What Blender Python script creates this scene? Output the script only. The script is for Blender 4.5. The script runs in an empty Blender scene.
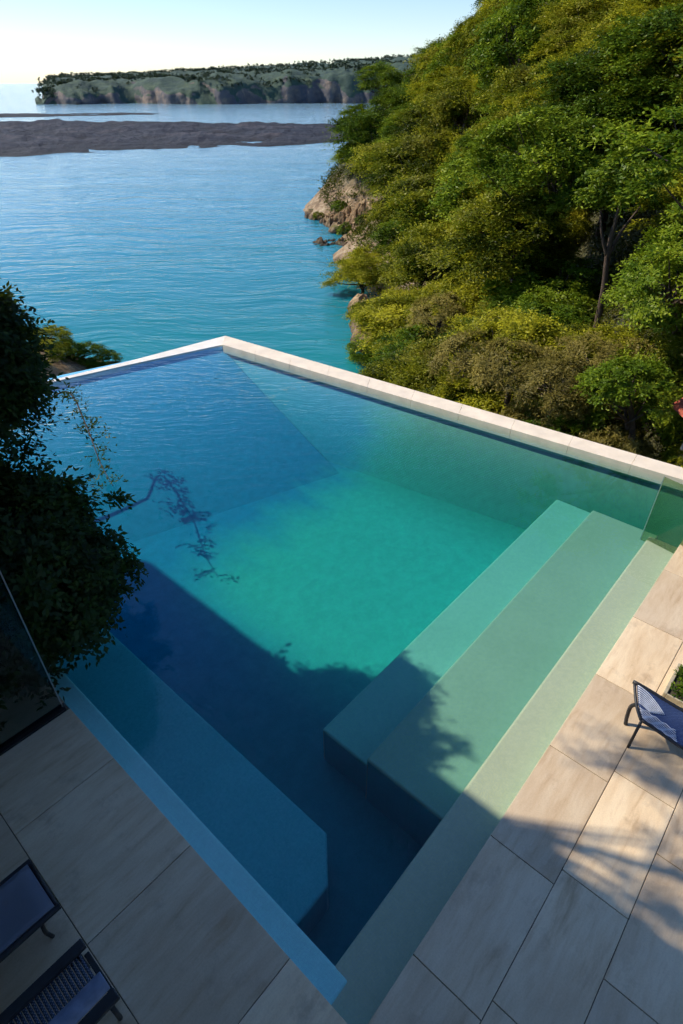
import bpy, bmesh, math, random
import numpy as np
from mathutils import Vector, Matrix, noise as mnoise
rng = np.random.default_rng(7)
random.seed(7)
S = bpy.context.scene
COL = S.collection
R = math.radians

# ------------------------------------------------------------------ camera
CAM_H = 5.6
F = 584.0
TH = math.atan(429 / 584)
SEA = -12.0
cam = bpy.data.cameras.new('camera')
cam.sensor_fit = 'VERTICAL'
cam.sensor_height = 36
cam.lens = F / 1024 * 36
cam.clip_start = 0.05
cam.clip_end = 90000
co = bpy.data.objects.new('camera', cam)
COL.objects.link(co)
co.location = (0, 0, CAM_H)
co.rotation_euler = (math.pi / 2 - TH, 0, 0)
S.camera = co


def ray(px, py):
    u = (px - 341.5) / F
    v = (512 - py) / F
    return u, math.cos(TH) + v * math.sin(TH), -math.sin(TH) + v * math.cos(TH)


def at_z(px, py, z):
    u, dy, dz = ray(px, py)
    t = (z - CAM_H) / dz
    return Vector((t * u, t * dy, z))


def at_y(px, py, Y):
    u, dy, dz = ray(px, py)
    t = Y / dy
    return Vector((t * u, Y, CAM_H + t * dz))


def project(x, y, z):
    d = y * math.cos(TH) - (z - CAM_H) * math.sin(TH)
    return 341.5 + F * x / d, 512 - F * (y * math.sin(TH) + (z - CAM_H) * math.cos(TH)) / d, d


# deck frame: p runs along the right deck edge, q along the left deck edge
CX, CY = 0.1349, 1.1698
A0 = R(48.6)
E1 = Vector((math.cos(A0), math.sin(A0), 0))
E2 = Vector((-math.sin(A0), math.cos(A0), 0))


def W(p, q, z=0.0):
    return Vector((CX, CY, z)) + E1 * p + E2 * q


def PQ(x, y):
    d = Vector((x - CX, y - CY, 0))
    return d.dot(E1), d.dot(E2)


# ------------------------------------------------------------------ helpers
def setp(o, label=None, cat=None, group=None, kind=None):
    if label: o['label'] = label
    if cat: o['category'] = cat
    if group: o['group'] = group
    if kind: o['kind'] = kind
    return o


def empty(name, loc, label, cat, group=None):
    o = bpy.data.objects.new(name, None)
    COL.objects.link(o)
    o.location = loc
    o.empty_display_size = .2
    return setp(o, label, cat, group)


def link(name, me, m, parent=None, smooth=False):
    o = bpy.data.objects.new(name, me)
    COL.objects.link(o)
    if m is not None and not me.materials:
        me.materials.append(m)
    if smooth:
        me.polygons.foreach_set('use_smooth', [True] * len(me.polygons))
    if parent is not None:
        o.parent = parent
        o.matrix_parent_inverse = Matrix.Translation(-Vector(parent.location))
    return o


def from_bm(name, bm, m, parent=None, smooth=False, bevel=0, seg=2):
    bmesh.ops.recalc_face_normals(bm, faces=bm.faces[:])
    me = bpy.data.meshes.new(name)
    bm.to_mesh(me)
    bm.free()
    o = link(name, me, m, parent, smooth)
    if bevel:
        b = o.modifiers.new('bevel', 'BEVEL')
        b.width = bevel
        b.segments = seg
        b.limit_method = 'ANGLE'
    return o


def prism(bm, pts, z0, z1):
    """pts: list of world xy Vectors"""
    a = [bm.verts.new((p.x, p.y, z0)) for p in pts]
    b = [bm.verts.new((p.x, p.y, z1)) for p in pts]
    n = len(pts)
    bm.faces.new(a)
    bm.faces.new(b)
    for i in range(n):
        bm.faces.new((a[i], a[(i + 1) % n], b[(i + 1) % n], b[i]))


def box_pq(bm, p0, p1, q0, q1, z0, z1):
    prism(bm, [W(p0, q0), W(p1, q0), W(p1, q1), W(p0, q1)], z0, z1)


def tube(bm, pts, rad, n=8, cap=True):
    pts = [Vector(p) for p in pts]
    if not hasattr(rad, '__len__'):
        rad = [rad] * len(pts)
    rings = []
    prev = None
    for i, p in enumerate(pts):
        d = (pts[min(i + 1, len(pts) - 1)] - pts[max(i - 1, 0)]).normalized()
        if prev is None:
            ref = Vector((0, 0, 1)) if abs(d.z) < .9 else Vector((1, 0, 0))
            s = d.cross(ref).normalized()
        else:
            s = (prev - d * prev.dot(d)).normalized()
        prev = s
        t = d.cross(s)
        rings.append([bm.verts.new(p + (s * math.cos(k * 2 * math.pi / n) + t * math.sin(k * 2 * math.pi / n)) * rad[i]) for k in range(n)])
    for a, b in zip(rings, rings[1:]):
        for k in range(n):
            bm.faces.new((a[k], a[(k + 1) % n], b[(k + 1) % n], b[k]))
    if cap:
        bm.faces.new(rings[0])
        bm.faces.new(rings[-1])


def curve_pts(ctrl, n=10):
    """Catmull-Rom through control points"""
    c = [Vector(p) for p in ctrl]
    c = [c[0] * 2 - c[1]] + c + [c[-1] * 2 - c[-2]]
    out = []
    for i in range(1, len(c) - 2):
        for k in range(n):
            t = k / n
            p0, p1, p2, p3 = c[i - 1], c[i], c[i + 1], c[i + 2]
            out.append(.5 * ((2 * p1) + (p2 - p0) * t + (2 * p0 - 5 * p1 + 4 * p2 - p3) * t * t + (3 * p1 - p0 - 3 * p2 + p3) * t ** 3))
    out.append(c[-2])
    return out


# ------------------------------------------------------------------ materials
class N:
    def __init__(self, name):
        self.m = bpy.data.materials.new(name)
        self.m.use_nodes = True
        self.t = self.m.node_tree
        self.t.nodes.clear()
        self.out = self.t.nodes.new('ShaderNodeOutputMaterial')

    def n(self, typ, ins=None, **kw):
        nd = self.t.nodes.new('ShaderNode' + typ)
        for k, v in kw.items():
            setattr(nd, k, v)
        for k, v in (ins or {}).items():
            s = nd.inputs[k]
            if isinstance(v, bpy.types.NodeSocket):
                self.t.links.new(v, s)
            else:
                s.default_value = v
        return nd

    def ramp(self, fac, stops, interp='LINEAR'):
        nd = self.n('ValToRGB', {'Fac': fac})
        cr = nd.color_ramp
        cr.interpolation = interp
        while len(cr.elements) < len(stops):
            cr.elements.new(.5)
        for e, (p, c) in zip(cr.elements, stops):
            e.position = p
            e.color = (*c, 1) if len(c) == 3 else c
        return nd.outputs['Color']

    def mix(self, fac, a, b, blend='MIX'):
        nd = self.t.nodes.new('ShaderNodeMix')
        nd.data_type = 'RGBA'
        nd.blend_type = blend
        nd.clamp_factor = True
        for s, v in ((nd.inputs[0], fac), (nd.inputs[6], a), (nd.inputs[7], b)):
            if isinstance(v, bpy.types.NodeSocket):
                self.t.links.new(v, s)
            else:
                s.default_value = (*v, 1) if hasattr(v, '__len__') and len(v) == 3 else v
        return nd.outputs[2]

    def math(self, op, a, b=0.0, c=0.0, clamp=False):
        nd = self.n('Math', operation=op, use_clamp=clamp)
        for i, v in enumerate((a, b, c)):
            if isinstance(v, bpy.types.NodeSocket):
                self.t.links.new(v, nd.inputs[i])
            else:
                nd.inputs[i].default_value = v
        return nd.outputs[0]

    def noise(self, vec, scale, detail=4, rough=.55, dist=0.0):
        return self.n('TexNoise', {'Vector': vec, 'Scale': scale, 'Detail': detail, 'Roughness': rough, 'Distortion': dist}).outputs['Fac']

    def mapping(self, vec, scale=(1, 1, 1), rot=(0, 0, 0), loc=(0, 0, 0)):
        return self.n('Mapping', {'Vector': vec, 'Scale': scale, 'Rotation': rot, 'Location': loc}).outputs[0]

    def obj(self):
        return self.n('TexCoord').outputs['Object']

    def pos(self):
        return self.n('NewGeometry').outputs['Position']

    def bump(self, h, strength=.3, dist=.02, normal=None):
        i = {'Height': h, 'Strength': strength, 'Distance': dist}
        if normal is not None: i['Normal'] = normal
        return self.n('Bump', i).outputs[0]

    def bsdf(self, **ins):
        i = {k.replace('_', ' '): v for k, v in ins.items()}
        return self.n('BsdfPrincipled', i).outputs[0]

    def done(self, sh, vol=None):
        self.t.links.new(sh, self.out.inputs['Surface'])
        if vol is not None: self.t.links.new(vol, self.out.inputs['Volume'])
        return self.m


def c4(c): return (*c, 1)


def mat_plain(name, col, rough=.5, metal=0, var=.25, scale=12, bump=.15):
    k = N(name)
    o = k.obj()
    f = k.noise(o, scale, 5)
    dark = tuple(x * (1 - var) for x in col)
    lite = tuple(min(1, x * (1 + var)) for x in col)
    cc = k.ramp(f, [(.3, dark), (.7, lite)])
    return k.done(k.bsdf(Base_Color=cc, Roughness=rough, Metallic=metal, Normal=k.bump(k.noise(o, scale * 6, 3), bump, .005)))


def mat_leaf(name, dark, mid, lite, trans=.3, patch=None):
    k = N(name)
    tone = k.n('Attribute', attribute_name='tone').outputs['Fac']
    rnd = k.n('ObjectInfo').outputs['Random']
    t = k.math('ADD', tone, k.math('MULTIPLY', k.math('SUBTRACT', rnd, .5), .35))
    nz = k.noise(k.pos(), .35, 3)
    t = k.math('ADD', t, k.math('MULTIPLY', k.math('SUBTRACT', nz, .5), .9), clamp=True)
    cc = k.ramp(t, [(.08, dark), (.5, mid), (.92, lite)])
    if patch:
        cc = k.mix(k.ramp(k.noise(k.mapping(k.pos(), loc=(31, 7, 3)), .16, 3), [(.56, (0, 0, 0)), (.72, (.8, .8, .8))]), cc, patch)
    d = k.n('BsdfDiffuse', {'Color': cc}).outputs[0]
    tr = k.n('BsdfTranslucent', {'Color': k.mix(.5, cc, (.16, .2, .01), 'MIX')}).outputs[0]
    ms = k.n('MixShader', {0: trans, 1: d, 2: tr}).outputs[0]
    gl = k.n('BsdfGlossy', {'Color': (1, 1, 1, 1), 'Roughness': .45}).outputs[0]
    return k.done(k.n('MixShader', {0: .012, 1: ms, 2: gl}).outputs[0])


def mat_bark():
    k = N('bark')
    o = k.obj()
    f = k.noise(k.mapping(o, (6, 6, 1.2)), 3, 6, .65)
    cc = k.ramp(f, [(.3, (.03, .02, .014)), (.7, (.13, .085, .055))])
    return k.done(k.bsdf(Base_Color=cc, Roughness=.9, Normal=k.bump(f, .6, .03)))


def mat_tile():
    k = N('travertine_tile')
    tint = k.n('Attribute', attribute_name='tint').outputs['Fac']
    ang = k.n('Attribute', attribute_name='grain').outputs['Fac']
    loc = k.n('Attribute', attribute_name='uvt').outputs['Vector']
    warp = k.noise(loc, 1.3, 3)
    wv = k.n('VectorMath', {0: loc, 1: k.n('CombineXYZ', {'X': 0.0, 'Y': k.math('MULTIPLY', warp, .10), 'Z': 0.0}).outputs[0]}, operation='ADD').outputs[0]
    st = k.noise(k.mapping(wv, (.6, 3.2, 1)), 1.9, 5, .6)
    st2 = k.noise(k.mapping(wv, (1.5, 9, 1)), 3.0, 3, .6)
    bl = k.noise(wv, .9, 4)
    bl = k.noise(wv, .9, 4)
    f = k.math('ADD', k.math('MULTIPLY', st, .62), k.math('ADD', k.math('MULTIPLY', st2, .16), k.math('MULTIPLY', bl, .22)))
    cc = k.ramp(f, [(.31, (.50, .325, .17)), (.44, (.76, .58, .37)), (.56, (.86, .70, .48)), (.72, (.63, .43, .245))])
    cc = k.mix(k.ramp(bl, [(.45, (0, 0, 0)), (.75, (.5, .5, .5))]), cc, (.46, .30, .165))
    sp = k.noise(loc, 70, 3)
    cc = k.mix(.35, cc, k.ramp(sp, [(.3, (.75, .75, .75)), (.6, (1, 1, 1))]), 'MULTIPLY')
    cc = k.mix(1.0, cc, k.ramp(tint, [(0, (.80, .78, .78)), (1, (1.1, 1.07, 1.02))]), 'MULTIPLY')
    st3 = k.noise(k.mapping(loc, loc=(9, 4, 1)), 2.1, 5, .7)
    cc = k.mix(k.ramp(st3, [(.56, (0, 0, 0)), (.74, (.5, .5, .5))]), cc, (.30, .19, .11))
    rough = k.ramp(st, [(.3, (.42, .42, .42)), (.7, (.62, .62, .62))])
    return k.done(k.bsdf(Base_Color=cc, Roughness=rough, Normal=k.bump(k.math('ADD', f, k.math('MULTIPLY', sp, .4)), .12, .01)))


def mat_pool(name, dark, lite, scale=9):
    """mosaic plaster: fine square tesserae and broad mottling"""
    k = N(name)
    o = k.mapping(k.pos(), rot=(0, 0, -A0))
    b = k.n('TexBrick', {'Vector': o, 'Color1': (.9, .9, .9, 1), 'Color2': (1.08, 1.08, 1.08, 1), 'Mortar': (.8, .8, .8, 1), 'Scale': 1.0, 'Mortar Size': .0015, 'Brick Width': .03, 'Row Height': .03})
    b.offset = 0
    f = k.noise(o, scale, 5, .6)
    f2 = k.noise(o, .8, 3)
    f3 = k.noise(o, 60, 2)
    cc = k.ramp(k.math('ADD', k.math('MULTIPLY', f, .35), k.math('ADD', k.math('MULTIPLY', f2, .4), k.math('MULTIPLY', f3, .25))), [(.35, dark), (.65, lite)])
    cc = k.mix(.3, cc, b.outputs['Color'], 'MULTIPLY')
    return k.done(k.bsdf(Base_Color=cc, Roughness=.6))


def mat_floor(name='pool_floor_lit_shaded', gain=1.0):
    """pool floor: sunlit turquoise patch painted inside blue tones for shade and reflected sky"""
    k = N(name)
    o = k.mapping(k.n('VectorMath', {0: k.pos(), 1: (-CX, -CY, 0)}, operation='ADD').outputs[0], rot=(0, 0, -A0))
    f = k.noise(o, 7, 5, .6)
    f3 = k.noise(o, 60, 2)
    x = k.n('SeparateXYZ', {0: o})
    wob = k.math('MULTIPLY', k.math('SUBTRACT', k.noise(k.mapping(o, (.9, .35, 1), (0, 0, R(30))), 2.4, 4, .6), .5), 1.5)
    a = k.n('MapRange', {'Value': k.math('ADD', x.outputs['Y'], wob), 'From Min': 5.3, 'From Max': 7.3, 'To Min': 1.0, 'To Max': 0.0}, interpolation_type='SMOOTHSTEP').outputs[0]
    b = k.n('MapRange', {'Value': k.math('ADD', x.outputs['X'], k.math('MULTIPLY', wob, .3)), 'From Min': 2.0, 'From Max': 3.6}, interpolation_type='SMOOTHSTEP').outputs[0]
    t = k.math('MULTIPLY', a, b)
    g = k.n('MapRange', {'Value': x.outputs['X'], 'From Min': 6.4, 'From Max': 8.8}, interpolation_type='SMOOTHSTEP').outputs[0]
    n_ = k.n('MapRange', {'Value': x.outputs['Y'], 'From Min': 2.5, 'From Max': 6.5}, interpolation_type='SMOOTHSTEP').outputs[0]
    cc = k.mix(t, k.mix(n_, (.055, .24, .28), (.04, .285, .51)), (.26, .58, .47))  # turquoise sunlit patch; petrol blue paints the house shade, royal blue the sky's reflection
    cc = k.mix(k.math('MULTIPLY', g, k.math('ADD', k.math('MULTIPLY', t, .75), .12)), cc, (.12, .24, .15))  # dark green paints the hill's reflection along its wall
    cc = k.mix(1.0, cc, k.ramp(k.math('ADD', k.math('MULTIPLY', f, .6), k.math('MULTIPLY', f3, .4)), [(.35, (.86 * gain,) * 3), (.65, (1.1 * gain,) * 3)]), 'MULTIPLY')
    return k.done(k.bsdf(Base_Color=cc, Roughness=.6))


def ripple(k, amp1, amp2):
    p = k.pos()
    w = k.noise(k.mapping(p, rot=(0, 0, R(-8))), .5, 2)
    pv = k.n('VectorMath', {0: p, 1: k.n('CombineXYZ', {'X': w, 'Y': k.math('MULTIPLY', w, .9), 'Z': 0.0}).outputs[0]}, operation='ADD').outputs[0]
    a = k.noise(k.mapping(pv, (.5, 2.4, 1), (0, 0, R(12))), 2.3, 3, .5)
    b = k.noise(k.mapping(pv, (1.0, 3.4, 1), (0, 0, R(-9))), 4.0, 2, .5)
    return a, b


def mat_water():
    k = N('pool_water')
    a, b = ripple(k, 1, 1)
    # the breeze ruffles the open, seaward end; the water under the house is calmer
    y = k.n('SeparateXYZ', {0: k.pos()})
    y = k.math('ADD', y.outputs['Y'], k.math('MULTIPLY', y.outputs['X'], -.6))
    amp = k.n('MapRange', {'Value': y, 'From Min': 7.0, 'From Max': 15.0, 'To Min': .012, 'To Max': 1.35}).outputs[0]
    h = k.math('MULTIPLY', k.math('ADD', k.math('MULTIPLY', a, .7), k.math('MULTIPLY', b, .3)), amp)
    nrm = k.bump(h, 1.0, .042)
    bf = k.n('NewGeometry').outputs['Backfacing']
    ior = k.math('MULTIPLY_ADD', bf, 1 / 1.34 - 1.34, 1.34)     # the same reflectance from below as from above
    fr = k.n('Fresnel', {'IOR': ior, 'Normal': nrm}).outputs[0]
    fr = k.math('MULTIPLY', fr, 1.25, clamp=True)
    gl = k.n('BsdfGlossy', {'Color': (1, 1, 1, 1), 'Roughness': .02, 'Normal': nrm}).outputs[0]
    tr = k.n('BsdfTransparent', {'Color': (.97, .99, .985, 1)}).outputs[0]
    sh = k.n('MixShader', {0: fr, 1: tr, 2: gl}).outputs[0]
    vol = k.n('VolumeAbsorption', {'Color': (.19, .82, .82, 1), 'Density': 1.0}).outputs[0]
    return k.done(sh, vol)


def mat_glass(name, tint, refl=1.3):
    k = N(name)
    ior = k.math('MULTIPLY_ADD', k.n('NewGeometry').outputs['Backfacing'], 1 / 1.45 - 1.45, 1.45)
    fr = k.math('MULTIPLY', k.n('Fresnel', {'IOR': ior}).outputs[0], refl, clamp=True)
    gl = k.n('BsdfGlossy', {'Color': (.9, 1, .95, 1), 'Roughness': .01}).outputs[0]
    tr = k.n('BsdfTransparent', {'Color': c4(tint)}).outputs[0]
    return k.done(k.n('MixShader', {0: fr, 1: tr, 2: gl}).outputs[0])


def mat_sea():
    k = N('sea_water')
    p = k.pos()
    x = k.n('SeparateXYZ', {0: p})
    # shallow turquoise by the near shore; farther out the sky's reflection pales the base colour
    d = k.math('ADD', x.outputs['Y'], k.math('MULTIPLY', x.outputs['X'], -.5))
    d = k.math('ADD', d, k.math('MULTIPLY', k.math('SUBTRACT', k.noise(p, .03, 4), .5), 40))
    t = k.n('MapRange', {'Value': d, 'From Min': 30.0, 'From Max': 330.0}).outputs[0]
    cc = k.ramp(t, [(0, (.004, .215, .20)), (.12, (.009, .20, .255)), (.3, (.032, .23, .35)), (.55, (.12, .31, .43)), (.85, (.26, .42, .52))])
    w = k.noise(p, .06, 2)
    pv = k.n('VectorMath', {0: p, 1: k.n('CombineXYZ', {'X': k.math('MULTIPLY', w, 6), 'Y': k.math('MULTIPLY', w, 9), 'Z': 0.0}).outputs[0]}, operation='ADD').outputs[0]
    a = k.noise(k.mapping(pv, (.30, 1, 1), (0, 0, R(14))), .55, 4, .5)
    b = k.noise(k.mapping(pv, (.35, 1, 1), (0, 0, R(-6))), 1.5, 3, .5)
    c = k.noise(k.mapping(pv, (.2, 1, 1), (0, 0, R(5))), .09, 3, .5)
    h = k.math('ADD', k.math('MULTIPLY', a, .65), k.math('ADD', k.math('MULTIPLY', b, .2), k.math('MULTIPLY', c, .9)))
    nrm = k.bump(h, .9, .38)
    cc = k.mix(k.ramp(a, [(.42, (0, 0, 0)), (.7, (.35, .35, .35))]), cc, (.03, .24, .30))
    return k.done(k.bsdf(Base_Color=cc, Roughness=.12, IOR=1.33, Normal=nrm))


def mat_rock(name, cols, scale=.35, hz=None, strength=.8, moss=None, sx=1.0, shore=False, low=None):
    k = N(name)
    p = k.pos()
    f = k.noise(k.mapping(p, (sx, 1, 1.8)), scale, 8, .65, .4)
    f2 = k.noise(p, scale * 5, 6, .6)
    cc = k.ramp(k.math('ADD', k.math('MULTIPLY', f, .65), k.math('MULTIPLY', f2, .35)), [(.32, cols[0]), (.5, cols[1]), (.68, cols[2])])
    if moss:
        nz = k.n('SeparateXYZ', {0: k.n('NewGeometry').outputs['Normal']}).outputs['Z']
        m = k.math('ADD', nz, k.math('MULTIPLY', k.math('SUBTRACT', k.noise(p, scale * 1.5, 5), .5), 1.1))
        mc = k.ramp(k.noise(p, scale * 2.2, 6, .7), [(.3, moss[0]), (.5, moss[1]), (.72, moss[2])])
        cc = k.mix(k.ramp(m, [(moss[3], (0, 0, 0)), (moss[3] + .12, (1, 1, 1))]), cc, mc)
    zz = k.n('SeparateXYZ', {0: p}).outputs['Z']
    if shore:
        zz = k.math('ADD', zz, k.math('MULTIPLY', k.math('SUBTRACT', k.noise(p, .35, 4), .5), 6))
        rc = k.ramp(k.math('ADD', k.math('MULTIPLY', f, .5), k.math('MULTIPLY', f2, .5)), [(.35, (.07, .045, .025)), (.5, (.25, .165, .09)), (.66, (.5, .4, .26))])
        cc = k.mix(k.n('MapRange', {'Value': zz, 'From Min': SEA + 3.5, 'From Max': SEA + 5.5, 'To Min': 1.0, 'To Max': 0.0}).outputs[0], cc, rc)
    if low:                                          # darker foot just above the waterline
        cc = k.mix(k.n('MapRange', {'Value': k.math('ADD', zz, k.math('MULTIPLY', f2, 1.0)), 'From Min': SEA + .5, 'From Max': SEA + low, 'To Min': .85, 'To Max': 0.0}).outputs[0], cc, (.008, .010, .014))
    if hz: cc = k.mix(hz[0], cc, hz[1])  # aerial haze mixed into the base colour
    return k.done(k.bsdf(Base_Color=cc, Roughness=.9, Normal=k.bump(k.math('ADD', f, f2), strength, .25 / max(scale, .05) * .3)))


def mat_weave(name, base, line, scale=95):
    k = N(name)
    o = k.obj()
    w1 = k.n('TexWave', {'Vector': o, 'Scale': scale / 6.3, 'Distortion': 1.5, 'Detail': 2}, wave_type='BANDS', bands_direction='X').outputs['Fac']
    w2 = k.n('TexWave', {'Vector': o, 'Scale': scale / 6.3, 'Distortion': 1.0, 'Detail': 2}, wave_type='BANDS', bands_direction='Y').outputs['Fac']
    m = k.math('MULTIPLY', w1, w2)
    cc = k.mix(k.ramp(m, [(.25, (0, 0, 0)), (.6, (1, 1, 1))]), base, line)
    return k.done(k.bsdf(Base_Color=cc, Roughness=.75, Normal=k.bump(m, .5, .004)))


M = {}
M['tile'] = mat_tile()
M['grout'] = mat_plain('grout', (.17, .14, .11), .95)
M['coping'] = mat_plain('coping_stone', (.86, .73, .56), .6, var=.1, scale=3)
M['white_edge'] = mat_plain('weir_stone', (.86, .80, .70), .55, var=.1, scale=3)
M['basin'] = mat_pool('pool_plaster', (.20, .47, .46), (.26, .55, .54))
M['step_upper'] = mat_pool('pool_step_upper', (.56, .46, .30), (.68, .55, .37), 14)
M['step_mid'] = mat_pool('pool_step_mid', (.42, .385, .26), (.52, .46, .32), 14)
M['step_low'] = mat_pool('pool_step_low', (.42, .48, .36), (.55, .58, .44), 14)  # lighter than the step above: sunlight put into the tile colour
M['ledge'] = mat_pool('pool_ledge', (.46, .78, .74), (.58, .88, .84), 14)  # pale tile colour stands for sky reflected along the left edge
M['bench'] = mat_pool('pool_bench', (.20, .44, .46), (.36, .62, .64), 26)
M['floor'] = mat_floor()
M['floor_hill'] = mat_floor('pool_slope_dimmed', .8)  # darker floor copy, evening out the stronger sun on this slope
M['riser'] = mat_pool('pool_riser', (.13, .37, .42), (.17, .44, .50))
M['wall_blue'] = mat_pool('pool_wall_blue', (.14, .50, .80), (.18, .58, .86))
M['wall_green'] = mat_pool('pool_wall_green', (.18, .34, .24), (.24, .42, .30))  # green puts the hill's reflection and shade into the wall colour
M['water'] = mat_water()
M['sea'] = mat_sea()
M['glass_r'] = mat_glass('balustrade_glass', (.70, .76, .60))
M['glass_l'] = mat_glass('smoked_glass', (.72, .78, .78), .8)
M['steel'] = mat_plain('brushed_steel', (.55, .55, .54), .3, .9, .1)
M['dark_metal'] = mat_plain('dark_powder_coat', (.03, .031, .035), .45, .3, .2)
M['channel'] = mat_plain('channel_metal', (.028, .03, .034), .4, .5, .2)
M['sling_navy'] = mat_weave('navy_sling', (.022, .042, .12), (.05, .085, .20), 260)
M['sling_white'] = mat_weave('patterned_sling', (.022, .045, .13), (.06, .10, .23), 150)
M['thread'] = mat_plain('white_thread', (.62, .66, .75), .8)
M['cushion'] = mat_weave('blue_canvas', (.16, .175, .215), (.21, .225, .27), 420)
M['weave_grey'] = mat_weave('grey_rope_weave', (.06, .08, .13), (.26, .30, .40), 120)
M['arm'] = mat_plain('armrest_fabric', (.20, .24, .34), .7)
M['concrete'] = mat_plain('concrete', (.38, .36, .33), .85, scale=4)
M['plaster'] = mat_plain('house_plaster', (.30, .26, .22), .85, scale=3, var=.08)
M['soil'] = mat_plain('soil', (.055, .045, .03), .95, scale=2)
M['bark'] = mat_bark()
M['red'] = mat_plain('red_roof_tile', (.36, .07, .035), .7)
M['pale_wall'] = mat_plain('pale_wall', (.5, .45, .38), .8)
M['white_paint'] = mat_plain('white_paint', (.85, .87, .86), .4, var=.05)
M['terracotta'] = mat_plain('planter_stone', (.42, .36, .24), .8)
M['leaf_dark'] = mat_leaf('leaf_dark_green', (.012, .032, .004), (.08, .14, .008), (.28, .35, .018), .25)
M['leaf_olive'] = mat_leaf('leaf_olive', (.028, .048, .004), (.19, .205, .009), (.50, .46, .022), .3, (.32, .28, .04))
M['leaf_bright'] = mat_leaf('leaf_bright_green', (.024, .056, .004), (.12, .20, .010), (.33, .40, .022), .35)
M['leaf_brown'] = mat_leaf('leaf_dry_brown', (.055, .05, .010), (.19, .155, .032), (.36, .29, .065), .2)
M['leaf_shade'] = mat_leaf('leaf_shaded_green', (.008, .020, .006), (.022, .048, .010), (.055, .095, .016), .2)  # darker leaf copy with the left trees' shade in its colour
M['grass'] = mat_leaf('undergrowth', (.010, .018, .003), (.045, .060, .007), (.14, .14, .016), .2, (.16, .11, .04))  # darkened so gaps between the trees read as deep shade
M['hill'] = mat_rock('hill_soil', shore=True, cols=((.025, .032, .012), (.06, .06, .02), (.13, .11, .045)), scale=.25)
M['shore_rock'] = mat_rock('shore_rock', ((.08, .045, .02), (.29, .18, .085), (.55, .41, .23)), .3, strength=1.2, low=1.4, moss=((.05, .06, .015), (.15, .13, .03), (.30, .22, .06), .93))
M['reef'] = mat_rock('reef_rock', ((.006, .009, .018), (.013, .018, .033), (.07, .062, .07)), .05, strength=1.0, sx=.35, low=1.9)
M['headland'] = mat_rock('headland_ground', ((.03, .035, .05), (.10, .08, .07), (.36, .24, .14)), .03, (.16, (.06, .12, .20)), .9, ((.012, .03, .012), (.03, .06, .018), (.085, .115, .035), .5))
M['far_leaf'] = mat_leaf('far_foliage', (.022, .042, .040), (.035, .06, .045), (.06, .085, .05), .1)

# ------------------------------------------------------------------ world, sun
SUN_EL, SUN_AZ = 42.0, -72.0         # azimuth clockwise from +Y: the sun stands to the left
w = bpy.data.worlds.new('World')
S.world = w
w.use_nodes = True
nt = w.node_tree
sky = nt.nodes.new('ShaderNodeTexSky')
sky.sky_type = 'NISHITA'
sky.sun_disc = False
sky.sun_elevation = R(SUN_EL)
sky.sun_rotation = R(SUN_AZ)
sky.altitude = 20
sky.air_density = 1.0
sky.dust_density = .08
sky.ozone_density = 2.0
bg = nt.nodes['Background']
bg.inputs['Strength'].default_value = .15
mx = nt.nodes.new('ShaderNodeMix')
mx.data_type = 'RGBA'
mx.blend_type = 'MULTIPLY'
mx.inputs[0].default_value = 1
mx.inputs[7].default_value = (.97, 1.0, 1.13, 1)
nt.links.new(sky.outputs[0], mx.inputs[6])
hs_ = nt.nodes.new('ShaderNodeHueSaturation')
hs_.inputs['Saturation'].default_value = 1.1
nt.links.new(mx.outputs[2], hs_.inputs['Color'])
nt.links.new(hs_.outputs[0], bg.inputs['Color'])
sl = bpy.data.lights.new('sun', 'SUN')
sl.energy = 5.0
sl.angle = R(.6)
sl.color = (1, .90, .74)
so = bpy.data.objects.new('sun', sl)
COL.objects.link(so)
sd = Vector((math.sin(R(SUN_AZ)) * math.cos(R(SUN_EL)), math.cos(R(SUN_AZ)) * math.cos(R(SUN_EL)), math.sin(R(SUN_EL))))
so.rotation_euler = sd.to_track_quat('Z', 'Y').to_euler()
so.location = (-30, 10, 40)
S.view_settings.view_transform = 'Standard'
S.view_settings.look = 'None'
S.view_settings.exposure = 0
S.view_settings.gamma = 1
S.cycles.use_adaptive_sampling = True
S.cycles.adaptive_threshold = .04
S.cycles.adaptive_min_samples = 12
S.cycles.max_bounces = 4
S.cycles.diffuse_bounces = 2
S.cycles.glossy_bounces = 2
S.cycles.transmission_bounces = 2
S.cycles.volume_bounces = 0
S.cycles.transparent_max_bounces = 10
S.cycles.caustics_reflective = False
S.cycles.caustics_refractive = False
S.cycles.sample_clamp_indirect = 6


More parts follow.
